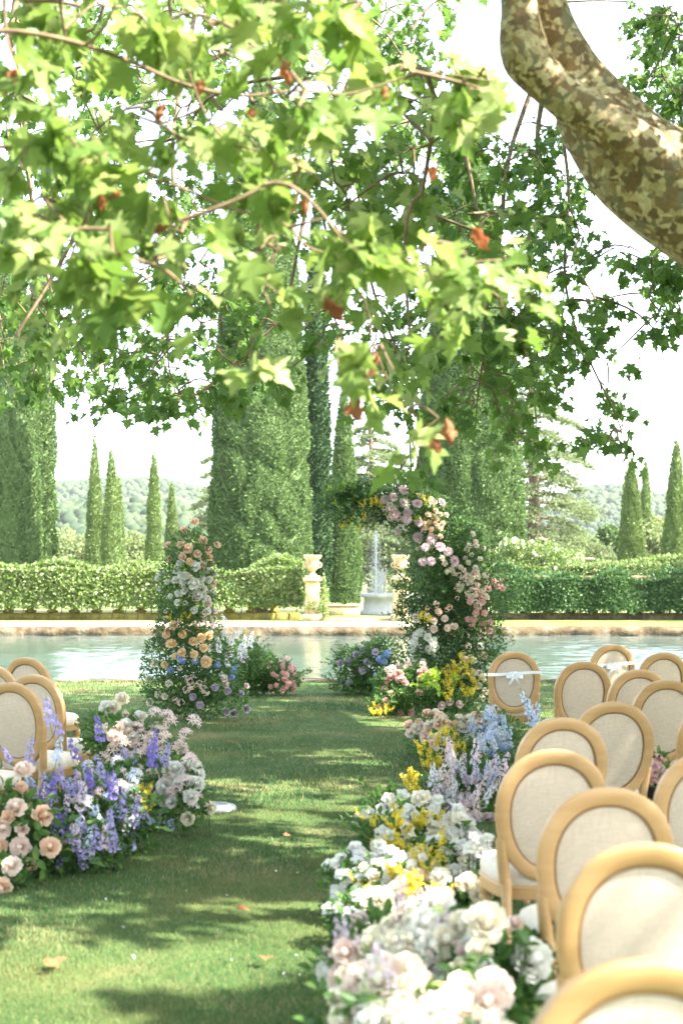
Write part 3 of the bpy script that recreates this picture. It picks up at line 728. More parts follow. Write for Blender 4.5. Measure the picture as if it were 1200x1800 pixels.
# ------------------------------------------------------------------ leafy masses
def ellip(c, r): return (np.asarray(c, float), np.asarray(r, float))
def blob_leaves(mb, E, n, size, tpl=TINY, fill=.35, up=.3, m=0, jit=.6, lump=.12, seed=0, cover=None):
    w = np.array([r[0] * r[2] + r[0] * r[1] for _, r in E]); w = w / w.sum(); k = rng.choice(len(E), n, p=w)
    D = rdir(n); C = np.array([c for c, _ in E])[k]; Rr = np.array([r for _, r in E])[k]
    rad = np.where(rng.uniform(0, 1, n) < fill, rng.uniform(.3, 1, n), rng.uniform(.86, 1.05, n))
    P = C + D * Rr * rad[:, None]
    nz = Noise3(2.2 / max(.2, float(np.mean(Rr))), 8, seed + 70); nzz = nz(P); P = P + D * (nzz * lump)[:, None] * np.minimum(1, Rr.max(1))[:, None]
    keep = P[:, 2] > .01
    if cover is not None: keep &= cover(P)
    P, D = P[keep], D[keep]; n = len(P)
    dirv = D * .8 + [0, 0, up] + rng.normal(0, jit, (n, 3)); nor = D + [0, 0, .6] + rng.normal(0, .5, (n, 3))
    mb.inst(tpl, P, frames(dirv, nor), size * rng.uniform(.6, 1.25, n), m)
    return mb

def bush_row(name, label, cat, x0, x1, yc, h, depth, cnt, size, mat, seed, top_amp=.12, zb=.3, group=None, tpl=SMALL):
    e = empty(name, ((x0 + x1) / 2, yc, 0), label=label, cat=cat, group=group)
    n = int(cnt); nz = Noise3(1.1, 8, seed); nz2 = Noise3(3.2, 8, seed + 1)
    X = rng.uniform(x0, x1, n); u = rng.uniform(0, 1, n)           # u: 0 bottom front -> 1 over the top
    zf = np.where(u < .72, zb + (h - zb) * (u / .72), h); yf = np.where(u < .72, -depth / 2, -depth / 2 + depth * (u - .72) / .28)
    P = np.stack([X, yc + yf, zf], -1)
    # round the shoulder, bulge
    nn = np.stack([0 * X, np.where(u < .72, -1.0, -.1), np.where(u < .72, np.clip((u - .55) * 3, 0, .6), 1)], -1)
    bul = (nz(P) * .6 + nz2(P) * .4)
    P = P + unit(nn) * (bul * top_amp + rng.normal(0, .05, n))[:, None]
    P[:, 2] -= np.clip(u - .6, 0, .14) * .5 * (u < .72)
    P[:, 2] += np.where(u < .1, rng.uniform(-.25, .1, n), 0) * zb
    D = unit(nn) * .8 + rng.normal(0, .7, (n, 3)) + [0, -.1, .2]
    b = MB(); b.inst(tpl, P, frames(D, nn + rng.normal(0, .5, (n, 3)) + [0, 0, .4]), size * rng.uniform(.6, 1.3, n))
    b.obj('foliage', M[mat], e)
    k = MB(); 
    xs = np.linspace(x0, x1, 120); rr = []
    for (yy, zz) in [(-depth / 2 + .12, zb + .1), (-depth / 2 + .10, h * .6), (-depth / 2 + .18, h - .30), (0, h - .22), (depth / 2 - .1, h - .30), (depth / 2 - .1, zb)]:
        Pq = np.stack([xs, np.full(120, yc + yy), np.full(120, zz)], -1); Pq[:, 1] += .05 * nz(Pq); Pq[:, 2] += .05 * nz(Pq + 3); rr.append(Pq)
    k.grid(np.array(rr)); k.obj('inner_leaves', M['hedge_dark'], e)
    st = MB()
    for xx in np.arange(x0 + .3, x1, .45): st.tube([[xx, yc, 0], [xx + .06, yc, .4], [xx + rng.uniform(-.1, .1), yc, .95]], .018, 5)
    st.obj('stems', M['twig'], e)
    return e

# left balustrade with climbing hedge
def balustrade(x0, x1, yc, label, mat, open_=None, group=None, h=1.45):
    e = empty('balustrade', ((x0 + x1) / 2, yc, 0), label=label, cat='balustrade', group=group)
    b = MB(); b.box(((x0 + x1) / 2, yc, .11), (x1 - x0, .50, .26), 0, .03); b.obj('plinth', M[mat], e)
    b = MB(); b.box(((x0 + x1) / 2, yc, h - .08), (x1 - x0, .46, .16), 0, .03); b.obj('handrail', M[mat], e)
    b = MB()
    pr = [(.09, .245), (.12, .27), (.12, .33), (.07, .36), (.13, .55), (.15, .68), (.10, .9), (.06, 1.06), (.11, 1.13), (.12, 1.2), (.12, h - .165)]
    b.lathe(pr, (0, 0, 0), 12); me = None
    for i, xx in enumerate(np.arange(x0 + .35, x1 - .2, .78)):
        if me is None:
            me = b.mesh('baluster'); me.materials.append(M[mat])
        q = MB(); 
        o = link('baluster', me, e, (xx - e.location.x, 0, 0), None, (1.7, 1.6, 1))
    return e
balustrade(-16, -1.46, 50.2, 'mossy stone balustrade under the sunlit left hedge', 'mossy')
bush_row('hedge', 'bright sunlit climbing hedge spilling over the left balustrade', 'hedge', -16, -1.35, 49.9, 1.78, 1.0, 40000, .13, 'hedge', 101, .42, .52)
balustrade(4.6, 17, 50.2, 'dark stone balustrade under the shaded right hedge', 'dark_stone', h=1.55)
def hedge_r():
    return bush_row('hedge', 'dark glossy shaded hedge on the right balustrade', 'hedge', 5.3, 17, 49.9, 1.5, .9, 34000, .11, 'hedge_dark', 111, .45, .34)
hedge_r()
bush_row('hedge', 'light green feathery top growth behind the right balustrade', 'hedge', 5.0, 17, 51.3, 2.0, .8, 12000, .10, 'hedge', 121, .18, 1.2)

# white flowering bush over the right hedge
def shrub(name, label, cat, E, n, size, mat, flowers=None, fsize=.12, nf=0, base=None, group=None, tpl=SMALL, fill=.4, lump=.2):
    c = E[0][0]; e = empty(name, (c[0], c[1], 0), label=label, cat=cat, group=group)
    b = MB(); blob_leaves(b, E, n, size, tpl, fill, .3, lump=lump); b.obj('foliage', M[mat], e)
    k = MB()
    for (cc, rr) in E[:5]: k.tube([[c[0], c[1], 0], [(c[0] + cc[0]) / 2, cc[1], cc[2] * .5], list(cc)], [.06, .04, .02], 6)
    k.obj('stems', M['twig'], e)
    if flowers:
        f = MB(); D = rdir(nf * 3); D = D[D[:, 2] > -.1][:nf]; kk = rng.integers(0, len(E), len(D)); P = np.array([E[i][0] for i in kk]) + D * np.array([E[i][1] for i in kk]) * 1.03
        floret(f, P, D, fsize * rng.uniform(.7, 1.3, len(P)), 6); 
        o = f.obj('blossoms', pmat(flowers), e); o['kind'] = 'stuff'
    return e
s_ = 50
shrub('oleander_bush', 'white flowering bush rising above the right hedge', 'bush',
      [ellip(PX(px, py, 48.5), (rx / 48, .6, ry / 48)) for px, py, rx, ry in [(905, 990, 45, 40), (950, 975, 40, 28), (985, 1000, 40, 35), (930, 1030, 60, 40), (900, 962, 22, 18)]], 9000, .11, 'hedge', 'cream', .12, 90)
shrub('bush', 'leafy climber wrapped round the left gatepost', 'bush', [ellip(PX(px, py, 51), (rx / 51, .35, ry / 51)) for px, py, rx, ry in [(569, 1042, 8, 32), (566, 1078, 9, 12), (549, 1066, 16, 20), (538, 1035, 8, 22)]], 1500, .11, 'hedge')

# round pale trees in the middle distance
def round_tree(label, px, top, wpx, s, mat, seed, n=9000, size=.3, group=None):
    x, y = (px - 600) / s, FPX / s; H = CAMH - (top - 1000) / s; w = wpx / s / 2
    e = empty('round_tree', (x, y, 0), label=label, cat='tree', group=group); r_ = np.random.default_rng(seed)
    E = [ellip((x, y, H * .6), (w * .75, w * .75, H * .38))]
    for k in range(9):
        a = r_.uniform(0, 6.28); rr = w * r_.uniform(.45, .8); E.append(ellip((x + math.cos(a) * rr, y + math.sin(a) * rr, H * r_.uniform(.28, .82)), (w * .42, w * .42, H * .17)))
    b = MB(); blob_leaves(b, E, n, size, SMALL, .3, .3, lump=.35, seed=seed); b.obj('crown', M[mat], e)
    k = MB(); k.tube([[x, y, 0], [x, y, H * .5]], [w * .09, w * .05], 8)
    for c, r2 in E[1:6]: k.tube([[x, y, H * .3], list((np.array([x, y, H * .4]) + c) / 2), list(c)], [w * .05, w * .03, w * .01], 5)
    k.obj('trunk', M['trunk'], e); return e
GM = 'pale trees in the middle distance'
for a in [('pale rounded tree low against the foothills, near the left edge gap', 118, 935, 60, 20, 'olive', 1), ('silvery tree between the slender cypresses', 235, 930, 55, 19, 'olive', 2),
          ('pale tree at the foot of the thin leftmost cypresses', 150, 945, 70, 22, 'olive', 3), ('silver green tree beside the flower pillar top', 330, 935, 60, 20, 'olive', 4),
          ('rounded light bush-like tree between the right-hand cypresses', 1145, 900, 85, 24, 'olive', 5), ('darker rounded tree left of the foremost right-hand cypress', 1075, 925, 50, 25, 'cypress', 6),
          ('low grey-green tree seen right of the airy cedar', 1030, 945, 70, 20, 'olive', 7), ('dim tree in the shade behind the fountain', 655, 935, 110, 22, 'cypress', 8),
          ('spreading tree behind the fountain, right of the dim one', 730, 925, 110, 20, 'cypress', 9), ('low tree filling the gap left of the fountain', 570, 940, 70, 20, 'cypress', 10)]:
    round_tree(*a, group=GM)
# low outbuilding
x, y = (1052 - 600) / 24, FPX / 24
e = empty('outbuilding', (x, y, 0), label='low flat-roofed pale outbuilding just above the right hedge', cat='building')
b = MB(); b.box((x, y, 1.2), (3.6, 3, 2.4)); b.obj('wall', M['concrete'], e)
b = MB(); b.box((x, y, 2.5), (4.2, 3.5, .18), 0, .03); b.obj('roof', M['roof'], e)
b = MB(); b.box((x - .8, y - 1.51, 1.0), (.9, .06, 1.9)); b.obj('door', M['groove'], e)

# gateposts with urns
def gatepost(px, label, ulabel):
    s = 51; x, y = (px - 600) / s, FPX / s; w = .50
    e = empty('gatepost', (x, y, 0), label=label, cat='gatepost', group='stone gateposts')
    b = MB(); b.box((x, y, .12), (w + .16, w + .16, .24), 0, .03); b.obj('base', M['lime_stone'], e)
    b = MB(); b.box((x, y, .8), (w, w, 1.12), 0, .02); b.obj('shaft', M['lime_stone'], e)
    b = MB(); b.box((x, y, 1.42), (w + .16, w + .16, .12), 0, .03); b.box((x, y, 1.515), (w + .04, w + .04, .07), 0, .02); b.obj('cap', M['lime_stone'], e)
    u = empty('stone_urn', (x, y, 1.55), label=ulabel, cat='urn', group='stone urns')
    b = MB(); b.lathe([(.0, 1.55), (.15, 1.55), (.16, 1.60), (.09, 1.64), (.08, 1.69), (.14, 1.75), (.22, 1.84), (.24, 1.98), (.22, 2.06), (.24, 2.12), (.30, 2.16), (.31, 2.20), (.26, 2.21), (.2, 2.12), (0, 2.10)], (x, y, 0), 28, 0, lambda th, z: 1 + .05 * np.cos(th * 12) * ((z > 1.75) & (z < 2.12)))
    b.obj('bowl', M['lime_stone'], u)
    b = MB()
    for k in range(20): 
        a = 6.283 * k / 20; b.box((x + math.cos(a) * .28, y + math.sin(a) * .28, 2.235), (.08, .08, .07), 0, .02, a)
    D = rdir(60); 
    b.obj('rim_ornament', M['lime_stone'], u)
    for sx in (-1, 1):
        h = MB(); t = np.linspace(0, math.pi, 9); h.tube(np.stack([x + sx * (.22 + .09 * np.sin(t)), np.full(9, y), 1.92 + .09 * np.cos(t) * -1], -1), .025, 6); h.obj('handle', M['lime_stone'], u)
gatepost(549, 'stone gatepost at the end of the left hedge, with shadow stripes', 'carved urn topping the left gatepost')
gatepost(703, 'stone gatepost partly hidden by the flower arch', 'carved urn half hidden behind the flower arch')
e = empty('low_wall', (.05, 53.3, 0), label='low yellowish stone wall below the mid-sized cypress', cat='wall')
b = MB(); b.box((.05, 53.3, .22), (1.28, .45, .36), 0, .02); b.obj('wall_block', M['lime_stone'], e)
b = MB(); b.box((.05, 53.3, .42), (1.34, .52, .05), 0, .015); b.obj('wall_cap', M['lime_stone'], e)
b = MB(); b.box((.55, 49.4, .03), (3.6, .8, .10), 0, .02); tag(b.obj('threshold_step', M['lime_stone']), label='worn stone step between the two gateposts', cat='step')

# fountain
fx, fy = 3.05, 57.0
e = empty('fountain', (fx, fy, 0), label='white stone fountain basin with a thin water jet', cat='fountain')
b = MB(); b.lathe([(2.30, 0), (2.30, .12), (2.2, .16), (2.15, .62), (2.28, .68), (2.28, .80), (2.0, .80), (2.0, .3), (0, .3)], (fx, fy, 0), 40); b.obj('basin', M['marble'], e)
b = MB(); b.lathe([(2.0, .66), (0, .66)], (fx, fy, 0), 40); b.obj('basin_water', M['water'], e)
m, t, out = nodes('white_water'); bb = N(t, 'ShaderNodeBsdfPrincipled', Roughness=.3); bb.inputs['Base Color'].default_value = (.85, .88, .9, 1); tr = N(t, 'ShaderNodeBsdfTransparent'); mx = N(t, 'ShaderNodeMixShader'); mx.inputs[0].default_value = .6
t.links.new(tr.outputs[0], mx.inputs[1]); t.links.new(bb.outputs[0], mx.inputs[2]); t.links.new(mx.outputs[0], out.inputs[0]); M['spray'] = m
jx = (661 - 600) / 44.3; b = MB(); tz = np.linspace(.66, 3.15, 24); b.tube(np.stack([jx + .01 * np.sin(tz * 9), np.full(24, fy - .4), tz], -1), .035 * (1.25 - .9 * (tz - .66) / 2.5), 6); b.obj('water_jet', M['spray'], e)
b = MB(); nd = 5200; hh = rng.uniform(0, 1, nd) ** 1.8; rr = rng.normal(0, 1, nd) * (.06 + .32 * (1 - hh)); aa = rng.uniform(0, 6.28, nd)
P = np.stack([jx + rr * np.cos(aa), fy - .4 + rr * np.sin(aa), .7 + hh * 2.6], -1)
b.inst(TINY, P, frame_z(rdir(nd)), rng.uniform(.02, .05, nd)); b.obj('water_droplets', M['spray'], e)['kind'] = 'stuff'
# statue: a standing draped figure, one skinned body
sx, sy, sz = (672 - 600) / 44.3, fy - .1, .78
e = empty('garden_statue', (sx, sy, .3), label='small white standing figure statue in the fountain', cat='statue')
b = MB(); b.box((sx, sy, .55), (.34, .34, .5), 0, .02); b.obj('pedestal', M['marble'], e)
me = bpy.data.meshes.new('figure')
vs = [(0, 0, .52), (0, 0, .66), (.01, 0, .78), (.01, 0, .86), (.02, -.01, .93), (.02, -.01, 1.02), (-.05, 0, .46), (-.055, -.02, .26), (-.05, .0, .04), (-.05, -.05, .01), (.06, 0, .46), (.085, -.03, .26), (.09, .02, .04), (.09, -.03, .01), (-.10, 0, .80), (-.17, 0, .66), (-.12, -.10, .56), (.12, 0, .81), (.18, -.02, .94), (.10, -.03, 1.04)]
ed = [(0, 1), (1, 2), (2, 3), (3, 4), (4, 5), (0, 6), (6, 7), (7, 8), (8, 9), (0, 10), (10, 11), (11, 12), (12, 13), (2, 14), (14, 15), (15, 16), (2, 17), (17, 18), (18, 19)]
rd = [.085, .075, .09, .035, .05, .045, .065, .045, .03, .025, .065, .045, .03, .025, .035, .028, .022, .035, .028, .022]
me.from_pydata(vs, ed, []); o = bpy.data.objects.new('body', me); COL.objects.link(o); o.parent = e; o.location = (0, 0, .5)
sk = o.modifiers.new('skin', 'SKIN')
me.skin_vertices.new() if not me.skin_vertices else None
for i, v in enumerate(me.skin_vertices[0].data): v.radius = (rd[i], rd[i]); v.use_root = (i == 0)
ss = o.modifiers.new('sub', 'SUBSURF'); ss.levels = 1; ss.render_levels = 1; me.materials.append(M['marble'])

# off-frame shade trees that keep the right hedge dark
round_tree('big shade tree outside the right edge beside the hedge', 1620, 640, 520, 52, 'cypress', 77, 15000, .30, 'shade trees right of the pool')

# ------------------------------------------------------------------ plane trees
class Canopy:
    """greedy branching network: clusters hang from the nearest branch point"""
    def __init__(s): s.nodes = []; s.C = []; s.L = []; s.bt = MB()
    def branch(s, pts, r0, r1, seg=7):
        P = np.asarray(pts, float); n = max(12, len(P) * 5); t = np.linspace(0, 1, len(P)); tt = np.linspace(0, 1, n)
        Q = np.stack([np.interp(tt, t, P[:, i]) for i in range(3)], -1)
        for _ in range(3): Q[1:-1] = (Q[:-2] + Q[2:] + Q[1:-1]) / 3
        nz = Noise3(3, 6, len(s.nodes)); Q = Q + .03 * np.stack([nz(Q), nz(Q + 5), nz(Q + 9)], -1)
        s.bt.tube(Q, np.linspace(r0, r1, n), seg); s.nodes += list(Q)
    def clusters(s, P):
        """P: cluster roots; connect each to the network"""
        N_ = np.array(s.nodes); d = np.array([np.min(np.linalg.norm(N_ - p, axis=1)) for p in P]); order = np.argsort(d)
        buf = np.zeros((len(N_) + 3 * len(P), 3)); buf[:len(N_)] = N_; k = len(N_)
        for i in order:
            p = P[i]; dd = np.linalg.norm(buf[:k] - p, axis=1) + .35 * np.clip(p[2] - buf[:k, 2], 0, 9); j = int(np.argmin(dd)); q = buf[j]
            L = np.linalg.norm(p - q)
            if L > .04:
                t = np.linspace(0, 1, 6)[:, None]; mid = rng.normal(0, .09 * L, 3) + [0, 0, .10 * L]
                c = q * (1 - t) + p * t + np.sin(t * np.pi) * mid; r0 = .0045 + .0065 * min(L, 1.5)
                s.bt.tube(c, np.linspace(r0 * 1.5, r0 * .8, 6), 4, cap=False)
                buf[k] = c[2]; buf[k + 1] = c[4]; buf[k + 2] = p; k += 3
        s.nodes = list(buf[:k])
    def leaves(s, mb, P, nl, size, tpl, tw, droop=.35, spread=.30, skip=None, upn=.9):
        """leaf sprays at roots P"""
        n = len(P)
        az = rng.uniform(0, 6.283, n); D = np.stack([np.cos(az), np.sin(az), rng.uniform(-.7, .25, n) - droop * .5], -1); D = unit(D)
        tw.inst(TWIG, P, frames(D, np.tile([0, 0, 1.0], (n, 1))), spread * rng.uniform(.8, 1.3, n))
        cnt = rng.integers(max(2, nl - 2), nl + 3, n); idx = np.repeat(np.arange(n), cnt); m_ = len(idx)
        f = rng.uniform(.1, 1.0, m_); Q = P[idx] + D[idx] * (f * spread)[:, None] + rng.normal(0, spread * .18, (m_, 3)) + [0, 0, -.02]
        side = rdir(m_) * [1, 1, .4]
        dv = D[idx] * .6 + side * .8 + np.stack([0 * f, 0 * f, -droop - rng.uniform(0, .5, m_)], -1)
        nor = np.array([0, 0, upn]) + rng.normal(0, .45, (m_, 3))
        S = size * rng.uniform(.55, 1.2, m_)
        mb.inst(tpl, Q, frames(dv, nor), np.stack([S * rng.uniform(.85, 1.1, m_), S, S], -1))

def in_blobs(L):
    out = []
    for b in L:
        px, py, rx, ry, s, n = b[:6]; dj = b[6] if len(b) > 6 else .12
        a = rng.uniform(0, 6.283, n); r = np.sqrt(rng.uniform(0, 1, n)); d = rng.uniform(-dj, dj, n)
        for k in range(n):
            out.append(PX(px + rx * r[k] * math.cos(a[k]), py + ry * r[k] * math.sin(a[k]), s * (1 + d[k])))
    return np.array(out)

# --- the great plane on the right: trunk off frame, limb in view
TX, TY = 4.3, 7.6
e = empty('plane_tree', (TX, TY, 0), label='mottled plane tree whose thick limb crosses the upper right corner', cat='plane tree')
TREE = e
sL = 357.0
def lp(px, py, s=sL): return PX(px, py, s)
main = [(TX, TY, -.1), (TX - .02, TY, 1.2), (TX - .15, TY - .1, 2.3)] + [tuple(lp(*q)) for q in [(1560, 575), (1420, 480), (1290, 400), (1190, 338), (1110, 280), (1050, 208), (1005, 130), (972, 50), (952, -30), (940, -140), (930, -300)]]
mr = [.62, .50, .46, .40, .34, .30, .275, .25, .205, .14, .105, .092, .088, .08]
b = MB()
def dense(P, r, n):
    P = np.asarray(P, float); t = np.linspace(0, 1, len(P)); tt = np.linspace(0, 1, n); Q = np.stack([np.interp(tt, t, P[:, i]) for i in range(3)], -1); rr = np.interp(tt, t, r)
    for _ in range(4): Q[1:-1] = (Q[:-2] + Q[2:] + 2 * Q[1:-1]) / 4; rr[1:-1] = (rr[:-2] + rr[2:] + 2 * rr[1:-1]) / 4
    return Q, rr
def bumpy(mb, P, r, n, seg, seed, amp=.06):
    Q, rr = dense(P, r, n); k = MB(); k.tube(Q, rr, seg); V = k.V[0]; c = np.repeat(Q, seg, 0); nz = Noise3(3.2, 8, seed); nz2 = Noise3(9, 8, seed + 1)
    k.V[0] = c + (V - c) * (1 + amp * nz(V) + amp * .3 * nz2(V))[:, None]
    mb.V += k.V; mb.Q += [q + mb.n for q in k.Q]; mb.T += [q + mb.n for q in k.T]; mb.qm += k.qm; mb.tm += k.tm; mb.n += k.n
bumpy(b, main, mr, 90, 28, 3)
s2 = 368.
sec = [tuple(lp(px, py, s2)) for px, py in [(900, -200), (905, -60), (913, 20), (917, 70), (925, 105), (955, 140), (1010, 185), (1070, 225), (1130, 265), (1180, 315)]]
bumpy(b, sec, [.07, .075, .083, .105, .112, .095, .10, .11, .11, .10], 60, 22, 9, .08)
o = b.obj('limb', M['bark'], e)
rm = o.modifiers.new('join', 'REMESH'); rm.mode = 'VOXEL'; rm.voxel_size = .022; rm.use_smooth_shade = True
sm = o.modifiers.new('smooth', 'SMOOTH'); sm.iterations = 4; sm.factor = .5
# two more limbs going up off frame to carry the crown
can = Canopy()
top = lp(935, -300)
can.branch([top, top + [-.2, 2, 1.2], top + [-.8, 5, 2.0], top + [-1.6, 9, 2.1]], .07, .02)
can.branch([(TX - .15, TY - .1, 2.4), (TX + .6, TY + 2, 4.2), (TX + 1.3, TY + 5, 6.0), (TX + 1.6, TY + 9, 7.0), (TX + 1, TY + 12, 7.2)], .30, .05)
can.branch([(TX + 1.3, TY + 5, 6.0), (4.6, 14, 8.3), (2.5, 15.5, 8.9), (-1, 16, 9.1), (-4, 15.5, 9.1)], .12, .03)
can.branch([(TX, TY, 2.2), (TX + 1.6, TY - .5, 4.6), (TX + 3.5, TY - 1, 6.6), (TX + 5, TY, 7.6)], .30, .06)
can.branch([(TX + .3, TY, 2.6), (TX + .5, TY - 2.5, 4.8), (TX - .2, TY - 5.5, 6.4), (TX - 1, TY - 9, 6.8)], .26, .05)
can.branch([(TX + 1.6, TY - .5, 4.6), (TX + 3.2, TY + 3, 6.4), (TX + 3, TY + 8, 7.4), (TX + 2, TY + 12, 7.2)], .16, .04)
# hanging boughs seen in the picture (px, py, scale)
def pb(L): return [PX(*q) for q in L]
for L, r0 in [
    ([(1000, -120, 150), (960, 100, 160), (900, 260, 162), (870, 420, 165), (850, 560, 168), (845, 640, 168), (880, 720, 168), (912, 780, 168)], .035),
    ([(845, 640, 168), (838, 700, 168), (835, 770, 168)], .012),
    ([(980, 60, 158), (985, 180, 160), (1000, 330, 162), (985, 470, 165), (1010, 570, 165), (1050, 660, 165), (1085, 735, 166), (1092, 760, 166)], .022),
    ([(820, 150, 180), (812, 230, 182), (826, 300, 184), (838, 395, 186)], .045),
    ([(960, 150, 175), (948, 250, 175), (938, 380, 175)], .035),
    ([(700, -100, 150), (640, 80, 158), (560, 260, 160), (520, 430, 162), (500, 560, 164), (430, 620, 164), (370, 690, 164)], .035),
    ([(350, -100, 150), (330, 100, 155), (300, 300, 158), (320, 470, 160), (290, 620, 162), (310, 700, 162)], .03),
    ([(60, -100, 165), (10, 60, 168), (40, 120, 168), (40, 190, 168)], .04),
    ([(40, 190, 168), (60, 380, 165), (90, 520, 162), (150, 620, 162), (190, 700, 162)], .025),
    ([(10, 300, 160), (-20, 480, 160), (20, 640, 160)], .025),
    ([(620, 300, 160), (640, 480, 160), (690, 600, 162), (700, 640, 162), (650, 700, 162)], .02),
    ([(1260, -60, 150), (1220, 60, 150), (1190, 200, 150), (1240, 380, 150), (1180, 500, 152), (1150, 560, 152)], .03)]:
    can.branch(pb(L), r0, .006, 6)
FAR = [(40, 600, 85, 60, 162, 34), (50, 680, 50, 30, 162, 10), (60, 480, 110, 90, 160, 40), (170, 590, 80, 70, 162, 32), (190, 680, 45, 40, 162, 14), (290, 640, 60, 50, 162, 22), (325, 700, 35, 28, 162, 10),
       (300, 520, 110, 80, 160, 40), (420, 560, 60, 80, 164, 22), (455, 655, 60, 34, 164, 16), (390, 660, 45, 40, 164, 14), (410, 470, 80, 60, 164, 15), (545, 600, 36, 60, 164, 4),
       (100, 150, 130, 140, 158, 40), (280, 120, 120, 120, 158, 34), (450, 150, 120, 130, 158, 34), (180, 330, 140, 100, 158, 36), (380, 340, 130, 90, 158, 34), (530, 320, 90, 110, 160, 26), (30, 300, 60, 90, 160, 12),
       (650, 160, 110, 110, 160, 22), (700, 40, 130, 70, 158, 30), (200, 0, 200, 60, 158, 40), (500, 0, 140, 60, 158, 30), (640, 330, 80, 90, 162, 20), (740, 260, 70, 90, 165, 20), (640, 560, 70, 50, 162, 12), (700, 620, 70, 50, 162, 24), (660, 690, 50, 30, 162, 9), (705, 830, 40, 20, 150, 5),
       (780, 470, 110, 90, 166, 38), (860, 330, 100, 120, 168, 50), (950, 320, 60, 110, 168, 30), (860, 590, 90, 60, 168, 30), (940, 560, 70, 60, 166, 24), (830, 700, 70, 40, 168, 15), (910, 775, 40, 22, 168, 10), (930, 660, 60, 45, 166, 18), (900, 720, 30, 30, 168, 6),
       (985, 440, 50, 60, 165, 18), (1000, 560, 35, 40, 165, 9), (1045, 640, 30, 30, 165, 5), (1078, 690, 22, 26, 166, 5), (1090, 762, 38, 14, 166, 8), (1040, 500, 22, 60, 165, 6), (1030, 590, 22, 22, 165, 3),
       (1172, 110, 40, 110, 150, 44), (1190, 230, 30, 50, 150, 20), (1110, 20, 40, 40, 150, 5), (975, 50, 30, 60, 158, 7), (1020, 90, 20, 60, 158, 5), (1165, 465, 50, 22, 152, 16), (1175, 520, 35, 45, 152, 14), (1140, 580, 16, 20, 152, 2), (1095, 450, 40, 20, 152, 4)]
Pf = in_blobs([(*q[:5], max(2, round(q[5] * .8)), *q[6:]) for q in FAR])
MID = [(150, 200, 140, 130, 250, 9), (420, 180, 140, 120, 250, 9), (620, 260, 90, 120, 260, 12), (720, 330, 80, 80, 260, 9), (600, 470, 60, 60, 260, 5), (690, 610, 60, 50, 260, 5), (60, 560, 60, 60, 255, 4), (880, 380, 60, 60, 240, 4), (760, 180, 70, 60, 250, 6)]
Pm = in_blobs(MID)
# crown out of frame, over the chairs and the aisle
nc = 15000
Pc = np.stack([rng.uniform(-5, 13.5, nc), rng.uniform(-6, 23, nc), rng.uniform(4.4, 9.2, nc)], -1)
dome = ((Pc[:, 0] - 5.5) / 10.5) ** 2 + ((Pc[:, 1] - 8) / 17) ** 2 + ((Pc[:, 2] - 4.6) / 5.2) ** 2
gap = Noise3(1.35, 9, 202)(Pc)
HOLES = [(560, 1395, 110, 14), (440, 1380, 60, 14), (620, 1330, 60, 12), (540, 1580, 110, 22), (340, 1655, 70, 18), (60, 1700, 150, 60), (250, 1770, 150, 30), (640, 1620, 60, 15), (480, 1480, 40, 10), (100, 1590, 60, 20), (440, 1430, 50, 10), (600, 1250, 60, 8), (430, 1240, 50, 8)]  # openings shaped into the crown so sun streaks reach the lawn
gx = Pc[:, 0] - Pc[:, 2] * SUN.x / SUN.z; gy = Pc[:, 1] - Pc[:, 2] * SUN.y / SUN.z
G2 = np.stack([gx, gy * .8, 0 * gx], -1)
hole = Noise3(1.5, 10, 77)(G2) + .5 * Noise3(3.2, 10, 78)(G2)
thr = np.where(gy > 13, .42, np.where(gx > .6, .9, .85))
for (hpx, hpy, hrx, hry) in HOLES:
    hs = (hpy - 1000) / CAMH; hX = (hpx - 600) / hs; hY = FPX / hs; hd = abs(FPX * CAMH / (hpy + hry - 1000) - hY) + .12
    hole = np.where(((gx - hX) / (hrx / hs + .42)) ** 2 + ((gy - hY) / (hd + .30)) ** 2 < 1, 9, hole)
ok = (dome < 1) & (gap > -.5) & (hole < thr)
dz = Pc[:, 1] + 1e-6
fxp = 600 + FPX * Pc[:, 0] / dz; fyp = 1000 - FPX * (Pc[:, 2] - CAMH) / dz
mg = 30 + .62 * FPX / np.maximum(Pc[:, 1], .5)
inframe = (Pc[:, 1] > .5) & (fxp > -mg) & (fxp < 1200 + mg) & (fyp > -mg)
ok &= ~inframe
# keep the bright near boughs in the sun
tt = (Pc[:, 2] - 3.3) / SUN.z; hx = Pc[:, 0] - tt * SUN.x; hy = Pc[:, 1] - tt * SUN.y
ok &= ~((hx > -2.9) & (hx < 1.7) & (hy > 3.2) & (hy < 8.2))
ok &= np.linalg.norm(Pc - [0, 0, 1.8], axis=1) > 2.5
tb = (Pc[:, 2] - .7) / SUN.z; bx = Pc[:, 0] - tb * SUN.x; by = Pc[:, 1] - tb * SUN.y
ok &= ~((bx > -.35) & (bx < 1.3) & (by > 2.4) & (by < 7.2) & (rng.uniform(0, 1, len(Pc)) < .5))  # crown thinned so sun reaches the near flower bed
Pc = Pc[ok]
